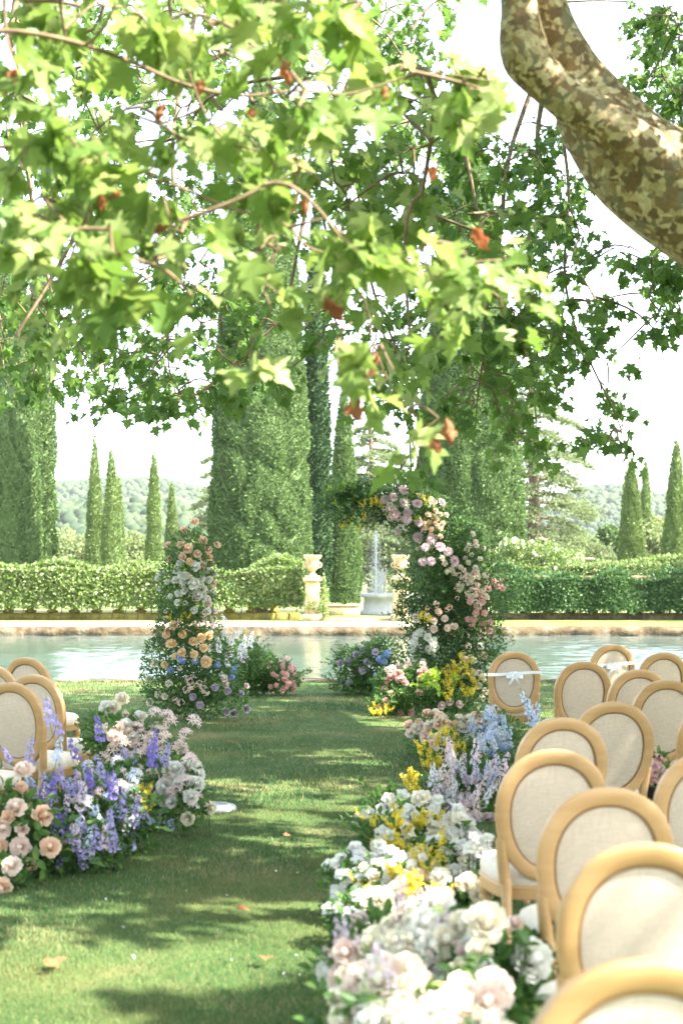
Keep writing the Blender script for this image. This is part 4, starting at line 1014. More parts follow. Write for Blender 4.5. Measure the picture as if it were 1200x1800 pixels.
# unseen clusters added to shade the aisle lawn, with openings for the sun streaks
nt_ = 4200; g_ = np.stack([rng.uniform(-4.6, 2.0, nt_), rng.uniform(4.6, 22, nt_)], -1); z_ = rng.uniform(5.2, 9.8, nt_)
Pt = np.stack([g_[:, 0] + z_ * SUN.x / SUN.z, g_[:, 1] + z_ * SUN.y / SUN.z, z_], -1)
hl = Noise3(1.5, 10, 77)(np.stack([g_[:, 0], g_[:, 1] * .8, 0 * z_], -1)) + .5 * Noise3(3.2, 10, 78)(np.stack([g_[:, 0], g_[:, 1] * .8, 0 * z_], -1))
for (hpx, hpy, hrx, hry) in HOLES:
    hs = (hpy - 1000) / CAMH; hX = (hpx - 600) / hs; hY = FPX / hs; hd = abs(FPX * CAMH / (hpy + hry - 1000) - hY) + .12
    hl = np.where((((g_[:, 0] - hX) / (hrx / hs + .42)) ** 2 + ((g_[:, 1] - hY) / (hd + .30)) ** 2 < 1) & (rng.uniform(0, 1, nt_) > .30), 9, hl)
tq = (z_ - 3.3) / SUN.z; hx = Pt[:, 0] - tq * SUN.x; hy = Pt[:, 1] - tq * SUN.y
mg = 30 + .62 * FPX / np.maximum(Pt[:, 1], .5); fxq = 600 + FPX * Pt[:, 0] / Pt[:, 1]; fyq = 1000 - FPX * (Pt[:, 2] - CAMH) / Pt[:, 1]
tb = (Pt[:, 2] - .7) / SUN.z; bx = Pt[:, 0] - tb * SUN.x; by = Pt[:, 1] - tb * SUN.y; bed = lambda bx, by, n: (bx > -.35) & (bx < 1.3) & (by > 2.4) & (by < 7.2) & (rng.uniform(0, 1, n) < .5)
okt = ~bed(bx, by, nt_) & (hl < .95) & ~((hx > -2.9) & (hx < 1.7) & (hy > 3.2) & (hy < 8.2)) & ~((Pt[:, 1] > .5) & (fxq > -mg) & (fxq < 1200 + mg) & (fyq > -mg)) & (Pt[:, 1] > -3)
Pc = np.concatenate([Pc, Pt[okt]])
# unseen foliage added sunward of the limb to keep it in shade
Lp = np.array([main[i] for i in (5, 6, 7, 8, 9, 10)]); ex_ = Lp[rng.integers(0, len(Lp), 120)] + np.array(SUN)[None] * rng.uniform(1.2, 3.6, (120, 1)) + rng.normal(0, .45, (120, 3))
fx2 = 600 + FPX * ex_[:, 0] / ex_[:, 1]; fy2 = 1000 - FPX * (ex_[:, 2] - CAMH) / ex_[:, 1]; mg = 30 + .62 * FPX / ex_[:, 1]; ex_ = ex_[~((fx2 > -mg) & (fx2 < 1200 + mg) & (fy2 > -mg))]
Pc = np.concatenate([ex_, Pc]); print('canopy clusters', len(Pc), 'far', len(Pf))
can.clusters(np.concatenate([Pf, Pc[:1500]]))
cr = MB(); tw = MB()
can.leaves(cr, Pf, 11, .115, PLANE_HI, tw, .35, .33)
cr.obj('hanging_foliage', M['plane_leaf_far'], e)
cr2 = MB(); can.leaves(cr2, Pc, 9, .19, PLANE_LO, tw, .3, .42); cr2.obj('crown', M['plane_leaf'], e)  # crown includes the clusters added for shade
can.bt.obj('branches', M['twig'], e); tw.obj('twigs', M['twig'], e)

# --- second plane: its low boughs hang close in front of the lens
T2 = (-4.6, 1.2)
e2 = empty('plane_tree', (T2[0], T2[1], 0), label='plane tree whose bright sunlit boughs hang close over the upper left', cat='plane tree')
b = MB(); bumpy(b, [(T2[0], T2[1], -.1), (T2[0], T2[1], 2), (T2[0] + .1, T2[1] + .1, 3.6), (T2[0] + .2, T2[1] + .2, 5.4)], [.5, .4, .36, .25], 40, 24, 33); b.obj('trunk', M['bark'], e2)
c2 = Canopy()
def b2(L, r0):
    L = [(q[0] + rng.uniform(-22, 22), q[1] + rng.uniform(-22, 22), q[2]) if 0 < i < len(L) - 1 else q for i, q in enumerate(L)]
    L = [w for q, r_ in zip(L, L[1:]) for w in (q, ((q[0] + r_[0]) / 2 + rng.uniform(-24, 24), (q[1] + r_[1]) / 2 + rng.uniform(-26, 26), (q[2] + r_[2]) / 2 + rng.uniform(-8, 8)))] + [L[-1]]; c2.branch(pb(L), r0 * .6, .003, 6)
c2.branch([(T2[0] + .1, T2[1] + .1, 3.4), (-3.4, 2.6, 3.9), (-2.2, 4.0, 3.9), PX(-60, 60, 500)], .16, .03)
for L, r0 in [([(-60, 60, 500), (150, 90, 490), (330, 120, 470), (520, 130, 460), (700, 150, 450), (880, 160, 445)], .016), ([(-60, 260, 500), (60, 290, 500), (150, 300, 490), (300, 330, 480), (440, 380, 470), (560, 440, 465), (680, 470, 455), (850, 500, 450)], .014),
              ([(-60, 60, 500), (-60, 260, 500)], .02), ([(330, 120, 470), (420, 230, 465), (520, 290, 460), (560, 330, 455)], .009), ([(120, 300, 490), (140, 380, 480), (170, 470, 480), (180, 570, 480)], .008), ([(300, 330, 480), (330, 430, 480), (330, 500, 480)], .007),
              ([(560, 440, 465), (620, 520, 440), (640, 600, 430), (700, 680, 425), (760, 720, 425), (770, 780, 425)], .008), ([(480, 400, 465), (440, 520, 460), (450, 590, 460), (435, 640, 460)], .005), ([(620, 560, 440), (600, 640, 435), (620, 700, 430)], .005), ([(-40, 0, 480), (200, 10, 470), (450, 20, 460), (620, 30, 450)], .012)]: b2(L, r0)
NEAR = [(80, 130, 90, 70, 480, 11), (230, 70, 110, 60, 480, 12), (400, 90, 100, 60, 470, 13), (520, 50, 80, 50, 460, 9), (330, 200, 90, 50, 470, 10), (170, 240, 90, 60, 490, 10), (50, 330, 70, 50, 500, 8), (230, 350, 90, 50, 480, 10), (90, 440, 90, 50, 490, 10), (240, 450, 70, 50, 480, 8), (380, 400, 90, 50, 470, 11), (470, 300, 80, 60, 465, 9), (500, 460, 70, 50, 460, 8), (560, 190, 70, 60, 460, 7), (640, 40, 40, 40, 450, 3), (100, -10, 130, 40, 480, 10), (330, -10, 130, 40, 470, 10), (520, -10, 90, 30, 460, 7),
        (185, 560, 32, 50, 480, 4), (435, 640, 12, 10, 460, 1), (330, 510, 35, 25, 480, 2), (30, 200, 40, 60, 490, 3), (790, 130, 90, 28, 450, 9), (850, 165, 40, 22, 445, 5), (700, 120, 60, 30, 450, 3), (690, 440, 80, 45, 455, 10), (820, 480, 100, 35, 450, 14), (860, 545, 30, 30, 448, 4), (620, 380, 60, 40, 455, 5), (750, 500, 50, 35, 455, 5), (560, 420, 40, 30, 460, 3),
        (655, 625, 40, 40, 430, 3), (725, 660, 45, 30, 425, 3), (765, 735, 8, 8, 425, 1), (620, 670, 12, 20, 430, 1)]
Pn = in_blobs([(q[0], q[1], q[2], q[3], q[4], max(1, round(q[5] * .46))) for q in NEAR])
c2.clusters(np.concatenate([Pn]))
nl_ = MB(); tw2 = MB(); c2.leaves(nl_, Pn, 7, .122, PLANE_HI, tw2, .12, .20, upn=.75)
nl_.obj('hanging_foliage', M['plane_leaf_near'], e2)
c2.clusters(Pm); ml = MB(); c2.leaves(ml, Pm, 8, .13, PLANE_HI, tw2, .35, .32); ml.obj('inner_foliage', M['plane_leaf_near'], e2)  # paler tint brightens leaves that sit in deep shade
# crown of that tree over and behind the camera, out of frame
nq = 1500; Pq = np.stack([rng.uniform(-11, 0, nq), rng.uniform(-8, 9, nq), rng.uniform(5.2, 9, nq)], -1)
fy_ = 1000 - FPX * (Pq[:, 2] - CAMH) / (Pq[:, 1] + 1e-6); Pq = Pq[~((Pq[:, 1] > .5) & (fy_ > -40 - .62 * FPX / np.maximum(Pq[:, 1], .5)))]
q2 = MB(); c2.branch([(T2[0] + .2, T2[1] + .2, 5.3), (-5, 0, 7), (-6, -2, 8)], .2, .04); c2.branch([(T2[0] + .2, T2[1] + .2, 5.3), (-4.5, 4, 7), (-5, 7, 8)], .18, .04)
c2.clusters(Pq[:350]); c2.leaves(q2, Pq, 8, .19, PLANE_LO, tw2, .3, .42); q2.obj('crown', M['plane_leaf'], e2)
c2.bt.obj('branches', M['twig'], e2); tw2.obj('twigs', M['twig'], e2)
# dry brown leaves caught in the near boughs
def dry_leaf_mesh():
    b = MB(); u = np.linspace(-1, 1, 9)[None, :]; v = np.linspace(0, 1, 9)[:, None]
    w = np.sin(v * math.pi * .92 + .12) * (.34 + .14 * np.sin(v * 17 + u * 3)); a = u * 2.3 + v * 2.4
    G = np.stack([np.sin(a) * w * .62, v * 1.0 + 0 * u + .06 * np.sin(u * 7), -np.cos(a) * w * .5 - .2 * v], -1); b.grid(G); return b.mesh('dry_leaf')
dm = dry_leaf_mesh(); dm.materials.append(M['dry_leaf'])
for i, (px, py, z) in enumerate([(180, 285, 80), (296, 355, 48), (480, 222, 30), (497, 104, 34), (570, 525, 44), (290, 180, 34), (28, 120, 50), (830, 400, 36), (663, 620, 40), (616, 700, 46), (785, 735, 42), (762, 290, 30), (680, 150, 34), (538, 338, 34), (175, 455, 24), (195, 300, 46), (355, 140, 26), (760, 770, 24), (205, 240, 20), (520, 350, 30), (92, 195, 30), (440, 190, 20)]):
    p = PX(px, py, 465) - np.array(e2.location); D = unit(np.array([rng.uniform(-.5, .5), rng.uniform(-.4, .4), -1.0]))
    link('dry_leaf', dm, e2, p, frames(D[None], np.array([[rng.normal(), -1, .2]]))[0], tuple(z / 465 * 1.2 * rng.uniform([.8, .7, .8], [1.7, 1.1, 1.6])))

# ------------------------------------------------------------------ chairs
def oval(n, a, c, cz=0, ex=2.15):
    th = np.linspace(0, 2 * np.pi, n, endpoint=False); cx, sz = np.cos(th), np.sin(th)
    x = a * np.sign(cx) * np.abs(cx) ** (2 / ex); z = c * np.sign(sz) * np.abs(sz) ** (2 / ex)
    x = x * (1 + .07 * z / c)
    return x, z + cz
def lean_y(z): return -(z - .42) * .17
def make_chair():
    e = bpy.data.objects.new('medallion_chair', None); COL.objects.link(e)
    n = 56; xo, zo = oval(n, .250, .300, .70); xi, zi = oval(n, .190, .238, .70)
    # frame ring, rounded profile
    prof = [(0, -.010), (.0, -.018), (.03, -.0215), (.08, -.0228), (.5, -.0245), (.9, -.0228), (.97, -.0205), (1, -.017), (1, .017), (.97, .0205), (.9, .0228), (.08, .0228), (.03, .0215), (.0, .018), (0, .010)]
    rings = []
    for (f, yy) in prof:
        x = xi + (xo - xi) * f; z = zi + (zo - zi) * f; rings.append(np.stack([x, lean_y(z) + yy, z], -1))
    G = np.array(rings + [rings[0]]); G = np.concatenate([G, G[:, :1]], 1)
    b = MB(); b.grid(G)
    for sx in (-1, 1):      # shoulders joining the oval to the rear legs
        t = np.linspace(0, 1, 9); x = sx * (.222 - .022 * t); z = .60 - .20 * t
        P = np.stack([x, lean_y(z), z], -1); b.tube(P, .027 - .0 * t, 8)
    bf = b.obj('backrest_frame', M['wood'], e, world=False)
    # upholstered panel, both faces
    b = MB()
    for sg in (-1, 1):
        rr = []
        for k, f in enumerate(np.linspace(0, 1, 9)):
            x = xi * f * .995; z = .70 + (zi - .70) * f * .995; y = lean_y(z) + sg * (.012 + .012 * (1 - f ** 2.4) ** 1)
            rr.append(np.stack([x, y, z], -1))
        G = np.array(rr); G = np.concatenate([G, G[:, :1]], 1); b.grid(G if sg < 0 else G[::-1])
    b.obj('backrest_panel', M['linen'], bf, world=False)
    b = MB()
    for sg in (-1, 1):
        xq, zq = oval(n, .187, .235, .70); b.tube(np.stack([xq, lean_y(zq) + sg * .017, zq], -1), .0042, 6, closed=True)
    b.obj('piping', M['groove'], bf, world=False)
    # seat: rail with reeded grooves, puffy cushion
    def seat_outline(k, grow=0.0):
        th = np.linspace(0, 2 * np.pi, 48, endpoint=False); c, s = np.cos(th), np.sin(th)
        x = np.sign(c) * np.abs(c) ** .55 * (.235 + grow); y = np.sign(s) * np.abs(s) ** .55 * (.225 + grow)
        x = x * (1 + .10 * y / .225); return x, y + .235
    b = MB(); rr = []
    for (g, z) in [(-.03, .315), (-.004, .315), (.004, .322), (-.003, .333), (.006, .343), (-.003, .355), (.006, .366), (.004, .378), (-.01, .383), (-.05, .383)]:
        x, y = seat_outline(0, g); rr.append(np.stack([x, y, np.full(48, z)], -1))
    G = np.array(rr); G = np.concatenate([G, G[:, :1]], 1); b.grid(G); sr = b.obj('seat_rail', M['wood'], e, world=False)
    b = MB(); rr = []
    for (f, z) in [(.97, .380), (1.0, .40), (1.0, .425), (.96, .448), (.86, .464), (.65, .474), (.35, .478), (.02, .479)]:
        x, y = seat_outline(0, 0); rr.append(np.stack([x * f, (y - .235) * f + .235, np.full(48, z)], -1))
    G = np.array(rr); G = np.concatenate([G, G[:, :1]], 1); b.grid(G); b.obj('seat_cushion', M['cushion'], sr, world=False)
    for sx in (-1, 1):
        b = MB(); t = np.linspace(0, 1, 8); z = .42 * (1 - t); y = -.0 - .09 * t ** 1.6; b.tube(np.stack([np.full(8, sx * .193), y, z], -1), .026 - .009 * t, 8); b.obj('leg', M['wood'], e, world=False)
        b = MB(); b.lathe([(.0, .318), (.032, .318), (.034, .30), (.034, .268), (.024, .26), (.030, .25), (.027, .235), (.024, .15), (.016, .03), (.02, .02), (.018, 0), (0, 0)], (sx * .2, .40, 0), 14, 0, lambda th, z: 1 + .06 * np.cos(th * 7) * ((z < .235) & (z > .03)))
        b.obj('leg', M['wood'], e, world=False)
    return e
proto = make_chair(); first = True
CH = [(1132, 870, 2, 'nearest chair at the bottom edge, only the blurred top of its oval back in view', 'R'),
      (1133, 611, 2, 'second nearest large oval-back chair at the lower right edge', 'R'),
      (1065, 487, 4, 'oval-back chair just behind the second nearest one, seat corner showing beside the roses', 'R'),
      (970, 402, 5, 'pinkish-lit chair whose seat and rear leg show beside the white and lilac flowers', 'R'),
      (1250, 405, 3, 'chair cut by the right edge, beside the pink flowers', 'R'),
      (985, 331, 6, 'chair with a sun-streaked golden rim behind the pale-seated front one', 'R'),
      (1076, 296, 6, 'oval-back chair in the middle of the right block with its full grey panel visible', 'R'),
      (1262, 292, 5, 'chair of which only a sliver of rim shows at the right edge', 'R'),
      (1168, 247, 8, 'chair at the right edge in the third row from the pool', 'R'),
      (1120, 224, 8, 'chair half hidden behind its neighbour at the right, under the ribboned one', 'R'),
      (1023, 206, 8, 'upright oval-back chair alone against the grass, left of the second ribboned chair', 'R'),
      (1163, 186, 8, 'back-row chair at the right with the pool water right behind it', 'R'),
      (1074, 168, 10, 'farthest right-hand chair tied with a white ribbon, against the pool', 'R'),
      (905, 184, -4, 'aisle chair beside the flower arch tied with a white ribbon', 'R'),
      (29, 253, -24, 'foremost chair visible at the left edge, its back showing whole', 'L'),
      (68, 235, -24, 'left-hand chair half behind the foremost one, nearer the aisle', 'L'),
      (-5, 215, -24, 'left-edge chair showing only the right arc of its rim', 'L'),
      (53, 197, -24, 'farthest left-hand chair, its rim against the pool', 'L'),
      (-92, 280, -26, 'chair outside the left edge, only its pale seat corner in view', 'L')]
for (px, s, rot, lab, side) in CH:
    o = proto if first else copy_tree(proto); first = False
    x, y = (px - 600) / s, FPX / s
    o.location = (x, y + .1, 0); o.rotation_euler = (0, 0, R(rot + rng.uniform(-1.5, 1.5)))
    tag(o, lab, 'chair', 'oval-back chairs right of the aisle' if side == 'R' else 'oval-back chairs left of the aisle')
bpy.context.view_layer.update()
# ribbons
def ribbon(px, s, rot, lab, zc=.79):
    x, y = (px - 600) / s, FPX / s + .1; e = empty('ribbon', (x, y, zc), R(rot), label=lab, cat='ribbon', group='white ribbons tied on reserved chairs')
    def P(u, z, yo): return [u, lean_y(z) + yo, z]
    b = MB(); n = 24; us = np.linspace(-.255, .255, n); zz = zc + .006 * np.sin(us * 9) + .02 * (us / .25) * .4; yy = np.where(np.abs(us) > .246, -.0, -.034)
    loop_u = np.concatenate([us, us[::-1]]); loop_y = np.concatenate([np.full(n, -.034), np.full(n, .034)]); loop_z = np.concatenate([zz, zz[::-1]])
    G = np.array([[[u, lean_y(z) + yv, z + dz] for u, yv, z in zip(loop_u, loop_y, loop_z)] for dz in (-.014, .014)])
    G = np.concatenate([G, G[:, :1]], 1); G[:, :, 2] -= zc; b.grid(G); b.obj('band', M['ribbon'], e, world=False)
    y0 = lean_y(zc) - .045
    for sx in (-1, 1):
        b = MB(); t = np.linspace(0, 2 * math.pi, 14)
        c = np.stack([sx * (.045 - .045 * np.cos(t)) * .9, y0 - .004 + .018 * np.sin(t), .028 * np.sin(t) * .4 - .012 * (1 - np.cos(t))], -1)
        b.grid(np.stack([c + [0, 0, .017], c - [0, 0, .017]])); b.obj('bow_loop', M['ribbon'], e, world=False)
        b = MB(); t = np.linspace(0, 1, 6); c = np.stack([sx * .05 * t, y0 - .012 * np.sin(t * 4), -.02 - .085 * t], -1); b.grid(np.stack([c + [-.014, 0, .004], c + [.014, -.004, 0]])); b.obj('bow_tail', M['ribbon'], e, world=False)
    b = MB(); b.box((0, y0 - .004, -.002), (.03, .022, .03), 0, .008); b.obj('knot', M['ribbon'], e, world=False)
ribbon(905, 184, -4, 'white ribbon tied round the chair beside the flower arch')
ribbon(1074, 168, 10, 'white ribbon tied round the farthest right-hand chair')

# ------------------------------------------------------------------ flower arrangements
class Arr:
    def __init__(s, name, label, cat, base, E, group=None):
        s.E = E; s.base = base; s.e = empty(name, base, label=label, cat=cat, group=group); s.mb = MB(); s.mats = []; s.stems = MB()
    def slot(s, mat):
        if mat not in s.mats: s.mats.append(mat)
        return s.mats.index(mat)
    def foliage(s, n, size, mat='green', tpl=SMALL, fill=.45, lump=.10, name='foliage', E=None, seed=1, up=.3):
        blob_leaves(s.mb, E or s.E, n, size, tpl, fill, up, s.slot(mat), lump=lump, seed=seed)
    def sprigs(s, n, L, size, mat='green', nl=9, seed=0, upb=.5, E=None, tpl=SMALL, stem=True):
        """leafy stems sticking out of the mass"""
        E_ = E or s.E; b = s.mb; st = s.mb; k1 = s.slot(mat); k2 = s.slot('stem')
        for i in range(n):
            c, r = E_[rng.integers(len(E_))]; D = rdir(1)[0]; D[2] = abs(D[2]) * .9 - .15; p = c + D * r * .85
            if p[2] < .05: continue
            d = unit(D + [0, 0, upb]); l = L * rng.uniform(.5, 1.25); t = np.linspace(0, 1, 6)[:, None]
            path = p + d * l * t + np.array([0, 0, -.35]) * l * t ** 2; st.tube(path, .003, 3, k2, cap=False)
            tt = np.linspace(.1, 1, nl); Q = np.stack([np.interp(tt, t[:, 0], path[:, k]) for k in range(3)], -1)
            side = unit(np.cross(d, rdir(1)[0])); sg = np.where(np.arange(nl) % 2, 1, -1)[:, None]
            dv = d * .6 + side * sg * .8 + rng.normal(0, .25, (nl, 3)); b.inst(tpl, Q, frames(dv, np.tile([0, -.4, 1.0], (nl, 1)) + rng.normal(0, .4, (nl, 3))), size * rng.uniform(.7, 1.2, nl), k1)
    def hit(s, px, py):
        o = np.array([0, 0, CAMH]); d = unit(np.array([(px - 600) / FPX, 1, -(py - 1000) / FPX])); best = None
        for c, r in s.E:
            oc = (o - c) / r; dd = d / r; A = dd @ dd; B = 2 * oc @ dd; C_ = oc @ oc - 1; q = B * B - 4 * A * C_
            if q > 0:
                t = (-B - math.sqrt(q)) / (2 * A); p = o + d * t
                if best is None or t < best[0]: best = (t, p, unit((p - c) / r / r))
        if best is None:
            k = min(s.E, key=lambda E_: abs(px - (600 + FPX * E_[0][0] / E_[0][1])) + abs(py - (1000 - FPX * (E_[0][2] - CAMH) / E_[0][1])))
            t = k[0][1] / d[1]; p = o + d * t; return p, unit(unit(p - k[0]) + [0, -.4, .2]), True
        return best[1], best[2], False
    def put(s, kind_, col, px, py, size=None, dpx=None, out=.3, upr=False, tilt=None):
        p, nrm, miss = s.hit(px, py)
        sc = FPX / p[1]; d = size if size is not None else dpx / sc
        if miss and not upr:
            q = s.E[0][0]; s.mb.tube([p + np.array([0, .1, -.28]), p + [0, .03, -.1], p], .0035, 4, s.slot('stem'), cap=False)
        if upr:
            Z = np.array([rng.normal(0, .28), rng.normal(0, .24) - .05, 1.0]) if tilt is None else np.array(tilt, float)
        else: Z = nrm * .9 + np.array([0, -.75, .35]) + rng.normal(0, .25, 3)
        pos = p + nrm * (d * out * .3) - (unit(Z) * d * .15 if not upr else 0)
        pos[2] = max(pos[2], .03)
        if upr: sc3 = d if isinstance(d, float) or np.isscalar(d) else d
        return link(PARTNAME[kind_], fmesh(kind_, col), s.e, pos - np.array(s.base), frame_z(Z[None])[0], d * rng.uniform(.9, 1.1))
    def many(s, kind_, cols, n, reg, size, upr=False, out=.35):
        px, py, rx, ry = reg
        for i in range(n):
            a = rng.uniform(0, 6.283); r = math.sqrt(rng.uniform(0, 1)); s.put(kind_, cols[rng.integers(len(cols))], px + rx * r * math.cos(a), py + ry * r * math.sin(a), size=size * rng.uniform(.8, 1.2), upr=upr, out=out)
    def done(s):
        s.mb.obj('foliage', [M[k] for k in s.mats], s.e)
def EL(L, depth=.75):
    out = []
    for q in L:
        px, py, rx, ry, s = q[:5]; k = q[5] if len(q) > 5 else depth
        out.append(ellip(PX(px, py, s), (rx / s, max(.12, min(rx, ry * 1.3) / s * k), ry / s)))
    return out
def gbase(px, s): return ((px - 600) / s, FPX / s, 0)

# 1 pillar
A = Arr('floral_pillar', 'tall leafy flower pillar of peach and white roses left of the aisle end', 'flower pillar', gbase(340, 150),
        EL([(335, 970, 36, 38, 152), (330, 1010, 44, 40, 152), (325, 1060, 50, 42, 151), (328, 1105, 58, 42, 150), (332, 1150, 70, 45, 150), (340, 1195, 82, 42, 149), (345, 1228, 86, 38, 148)]))
A.foliage(13000, .042, 'green', SMALL, .5, .09, seed=3); A.foliage(3500, .05, 'grey_green', NARROW, .3, .14, 'narrow_leaves', seed=4)
A.sprigs(150, .22, .045, 'green'); 
for px, py, k in [(342, 918, 15), (324, 934, 15), (357, 950, 14), (381, 958, 13), (296, 958, 12), (318, 957, 13), (331, 964, 18), (321, 978, 15), (347, 973, 14), (298, 982, 12), (365, 966, 13), (367, 979, 12), (372, 990, 12), (374, 1024, 12)]: A.put('rose', 'peach', px, py, dpx=k * 1.15)
for px, py, k in [(333, 988, 13), (357, 993, 11), (306, 1099, 14), (293, 1115, 14), (321, 1115, 15), (302, 1132, 18), (340, 1128, 16), (353, 1121, 14), (367, 1117, 14), (358, 1139, 15), (320, 1147, 15), (341, 1150, 14), (309, 1153, 12), (362, 1163, 18), (290, 1168, 12)]: A.put('rose', 'apricot', px, py, dpx=k * 1.15)
for px, py, k in [(344, 996, 16), (363, 1001, 12), (315, 990, 11), (311, 1003, 12), (284, 1007, 11), (319, 1010, 14), (277, 1017, 11), (329, 1012, 14), (309, 1019, 13), (321, 1022, 14), (341, 1025, 20), (353, 1027, 13), (367, 1019, 13), (282, 1035, 11), (315, 1043, 15), (324, 1037, 13), (357, 1035, 13), (347, 1046, 20), (358, 1053, 12), (312, 1059, 12), (372, 1043, 11), (365, 1053, 11), (355, 1017, 11), (377, 1009, 12), (295, 1022, 10), (300, 1048, 10), (365, 1074, 12), (341, 1072, 12)]: A.put('peony' if k > 15 else 'rose', 'white', px, py, dpx=k * 1.12)
for px, py in [(262, 1193), (297, 1201), (279, 1220), (290, 1223), (264, 1234), (272, 1165)]: A.put('rose', 'cream', px, py, dpx=14)
for px, py in [(378, 1208), (339, 1224), (352, 1239), (400, 1214), (422, 1219), (398, 1250), (411, 1253), (433, 1246)]: A.put('rose', 'lilac', px, py, dpx=15)
for px, py in [(394, 1192), (397, 1203), (377, 1074), (374, 1099), (366, 1062), (433, 1205)]: A.put('rose_lo', 'palepink', px, py, dpx=13)
for px, py in [(321, 1161), (343, 1162), (300, 1177), (382, 1168), (409, 1177), (408, 1190), (316, 1156)]: A.put('hydrangea', 'blue', px, py, dpx=15)
for px, py in [(334, 1197), (350, 1201), (328, 1212), (357, 1210), (308, 1230), (318, 1234), (362, 1215), (358, 1078), (374, 1088), (346, 1096), (336, 1205)]: A.put('cluster', 'blush', px, py, dpx=15)
for px, py in [(290, 1122), (286, 1138), (296, 1108)]: A.put('cluster', 'wine', px, py, dpx=9)
for px, py in [(394, 1118), (405, 1135), (386, 1148), (419, 1158), (401, 1175), (398, 1100), (412, 1120)]: A.put('spike2', 'icewhite', px, py, dpx=30, upr=True)
A.many('cluster', ['blush', 'cream', 'palepink'], 34, (335, 1085, 46, 110), .065, out=.9); A.many('cluster', ['white', 'cream'], 12, (335, 1020, 38, 40), .07, out=.9)
for px, py in [(300, 1088), (318, 1090), (330, 1086)]: A.put('spray', 'yellow', px, py, dpx=20, upr=True)
A.done()
# 2 low drift beside the pillar
A = Arr('flower_drift', 'low leafy drift with a clump of pink roses right of the flower pillar', 'flower arrangement', gbase(465, 124),
        EL([(425, 1160, 38, 38, 126), (455, 1180, 40, 36, 124), (490, 1195, 38, 28, 124), (435, 1200, 45, 26, 124)]))
A.foliage(5500, .05, 'green', SMALL, .5, .1, seed=5); A.sprigs(80, .35, .055, 'green', upb=.9)
for i in range(24): A.put('rose_lo', 'pink', rng.uniform(470, 518), rng.uniform(1168, 1212), dpx=rng.uniform(9, 12))
A.many('cluster', ['palepink', 'blush'], 8, (495, 1170, 28, 18), .08); A.many('spike2', ['icewhite', 'stock'], 9, (425, 1150, 28, 22), .24, True)
for px, py in [(418, 1172), (412, 1160)]: A.put('hydrangea', 'paleblue', px, py, dpx=13)
A.done()
# 3 arch
A = Arr('floral_arch', 'tall half arch of greenery with mauve dahlias and pink roses right of the aisle', 'flower arch', gbase(790, 139),
        EL([(600, 892, 26, 28, 139), (612, 872, 22, 18, 139), (645, 884, 42, 38, 139), (690, 884, 42, 40, 139), (730, 900, 50, 50, 139), (770, 925, 46, 44, 139), (808, 965, 42, 44, 139), (770, 985, 38, 36, 140), (822, 1010, 52, 46, 139), (748, 1035, 48, 46, 140), (836, 1060, 60, 50, 139), (770, 1080, 74, 46, 139), (800, 1125, 88, 44, 139), (800, 1175, 88, 44, 139), (790, 1215, 82, 36, 138)]))
A.foliage(15000, .045, 'green', SMALL, .5, .12, seed=7); A.foliage(12000, .045, 'grey_green', SMALL, .6, .10, seed=77); A.foliage(5000, .06, 'grey_green', NARROW, .3, .18, 'narrow_leaves', seed=8)  # second, dusky leaf layer puts the arch's shade into its colour
A.sprigs(260, .28, .05, 'green'); A.sprigs(40, .35, .06, 'green', E=A.E[:4], upb=.3, tpl=NARROW, nl=14); A.sprigs(26, .24, .06, 'lime', E=A.E[:6], upb=.3, nl=9)
for px, py in [(708, 862), (676, 878), (691, 874), (710, 884), (733, 885), (775, 884), (687, 893), (695, 904), (716, 901), (716, 911), (736, 916), (700, 931), (734, 942), (759, 946), (749, 963), (744, 987), (758, 986), (797, 986), (786, 970), (773, 962)]: A.put('dahlia', 'mauve', px, py, dpx=19, out=.6)
for px, py in [(760, 888), (765, 897), (754, 918), (765, 919), (748, 927), (758, 930), (774, 929), (778, 920), (774, 904), (784, 905), (761, 908), (752, 904), (774, 942), (768, 912), (745, 920), (770, 924), (757, 938), (763, 882)]: A.put('rose_lo', 'peach', px, py, dpx=11)
for px, py in [(830, 939), (824, 959), (835, 952), (836, 959), (820, 966), (828, 974), (817, 981), (823, 989), (777, 981), (781, 990), (809, 997), (835, 998), (843, 983), (791, 1001), (820, 1010), (828, 1018), (840, 1014), (850, 1011), (811, 1029), (838, 1028), (829, 1036), (821, 1042), (830, 1047), (853, 1048), (822, 1025), (808, 1037), (785, 1004), (797, 1008), (815, 1002), (832, 1008), (848, 1040), (856, 1050), (818, 1012), (738, 950), (735, 964)]: A.put('rose_lo', 'blush' if rng.random() < .5 else 'cream', px, py, dpx=11)
for px, py in [(867, 1021), (880, 1022), (873, 1031), (882, 1034), (857, 1035), (838, 1038), (844, 1044), (826, 1057), (837, 1064), (848, 1058), (836, 1077), (851, 1077), (833, 1088), (822, 1088), (849, 1096), (861, 1093), (829, 1096), (845, 1050), (841, 1066), (860, 1109)]: A.put('rose_lo', 'pink', px, py, dpx=13)
for px, py in [(770, 1074), (781, 1087), (762, 1090), (762, 1105), (798, 1100), (786, 1103)]: A.put('rose', 'blush', px, py, dpx=14)
for px, py in [(733, 1116), (724, 1140), (760, 1126), (763, 1137), (740, 1112), (752, 1120), (728, 1128), (756, 1142)]: A.put('ruffle', 'white', px, py, dpx=17)
for px, py in [(731, 1158), (744, 1164), (846, 1153), (822, 1163), (848, 1190), (840, 1205), (852, 1215), (846, 1226), (838, 1240), (834, 1182)]: A.put('rose', 'cream', px, py, dpx=14)
for px, py in [(652, 888), (660, 886), (668, 892), (639, 912), (612, 922), (634, 930), (600, 925), (740, 876), (748, 885), (746, 1088), (738, 1085), (752, 1092), (640, 890)]: A.put('spray', 'yellow', px, py, dpx=24, upr=True)
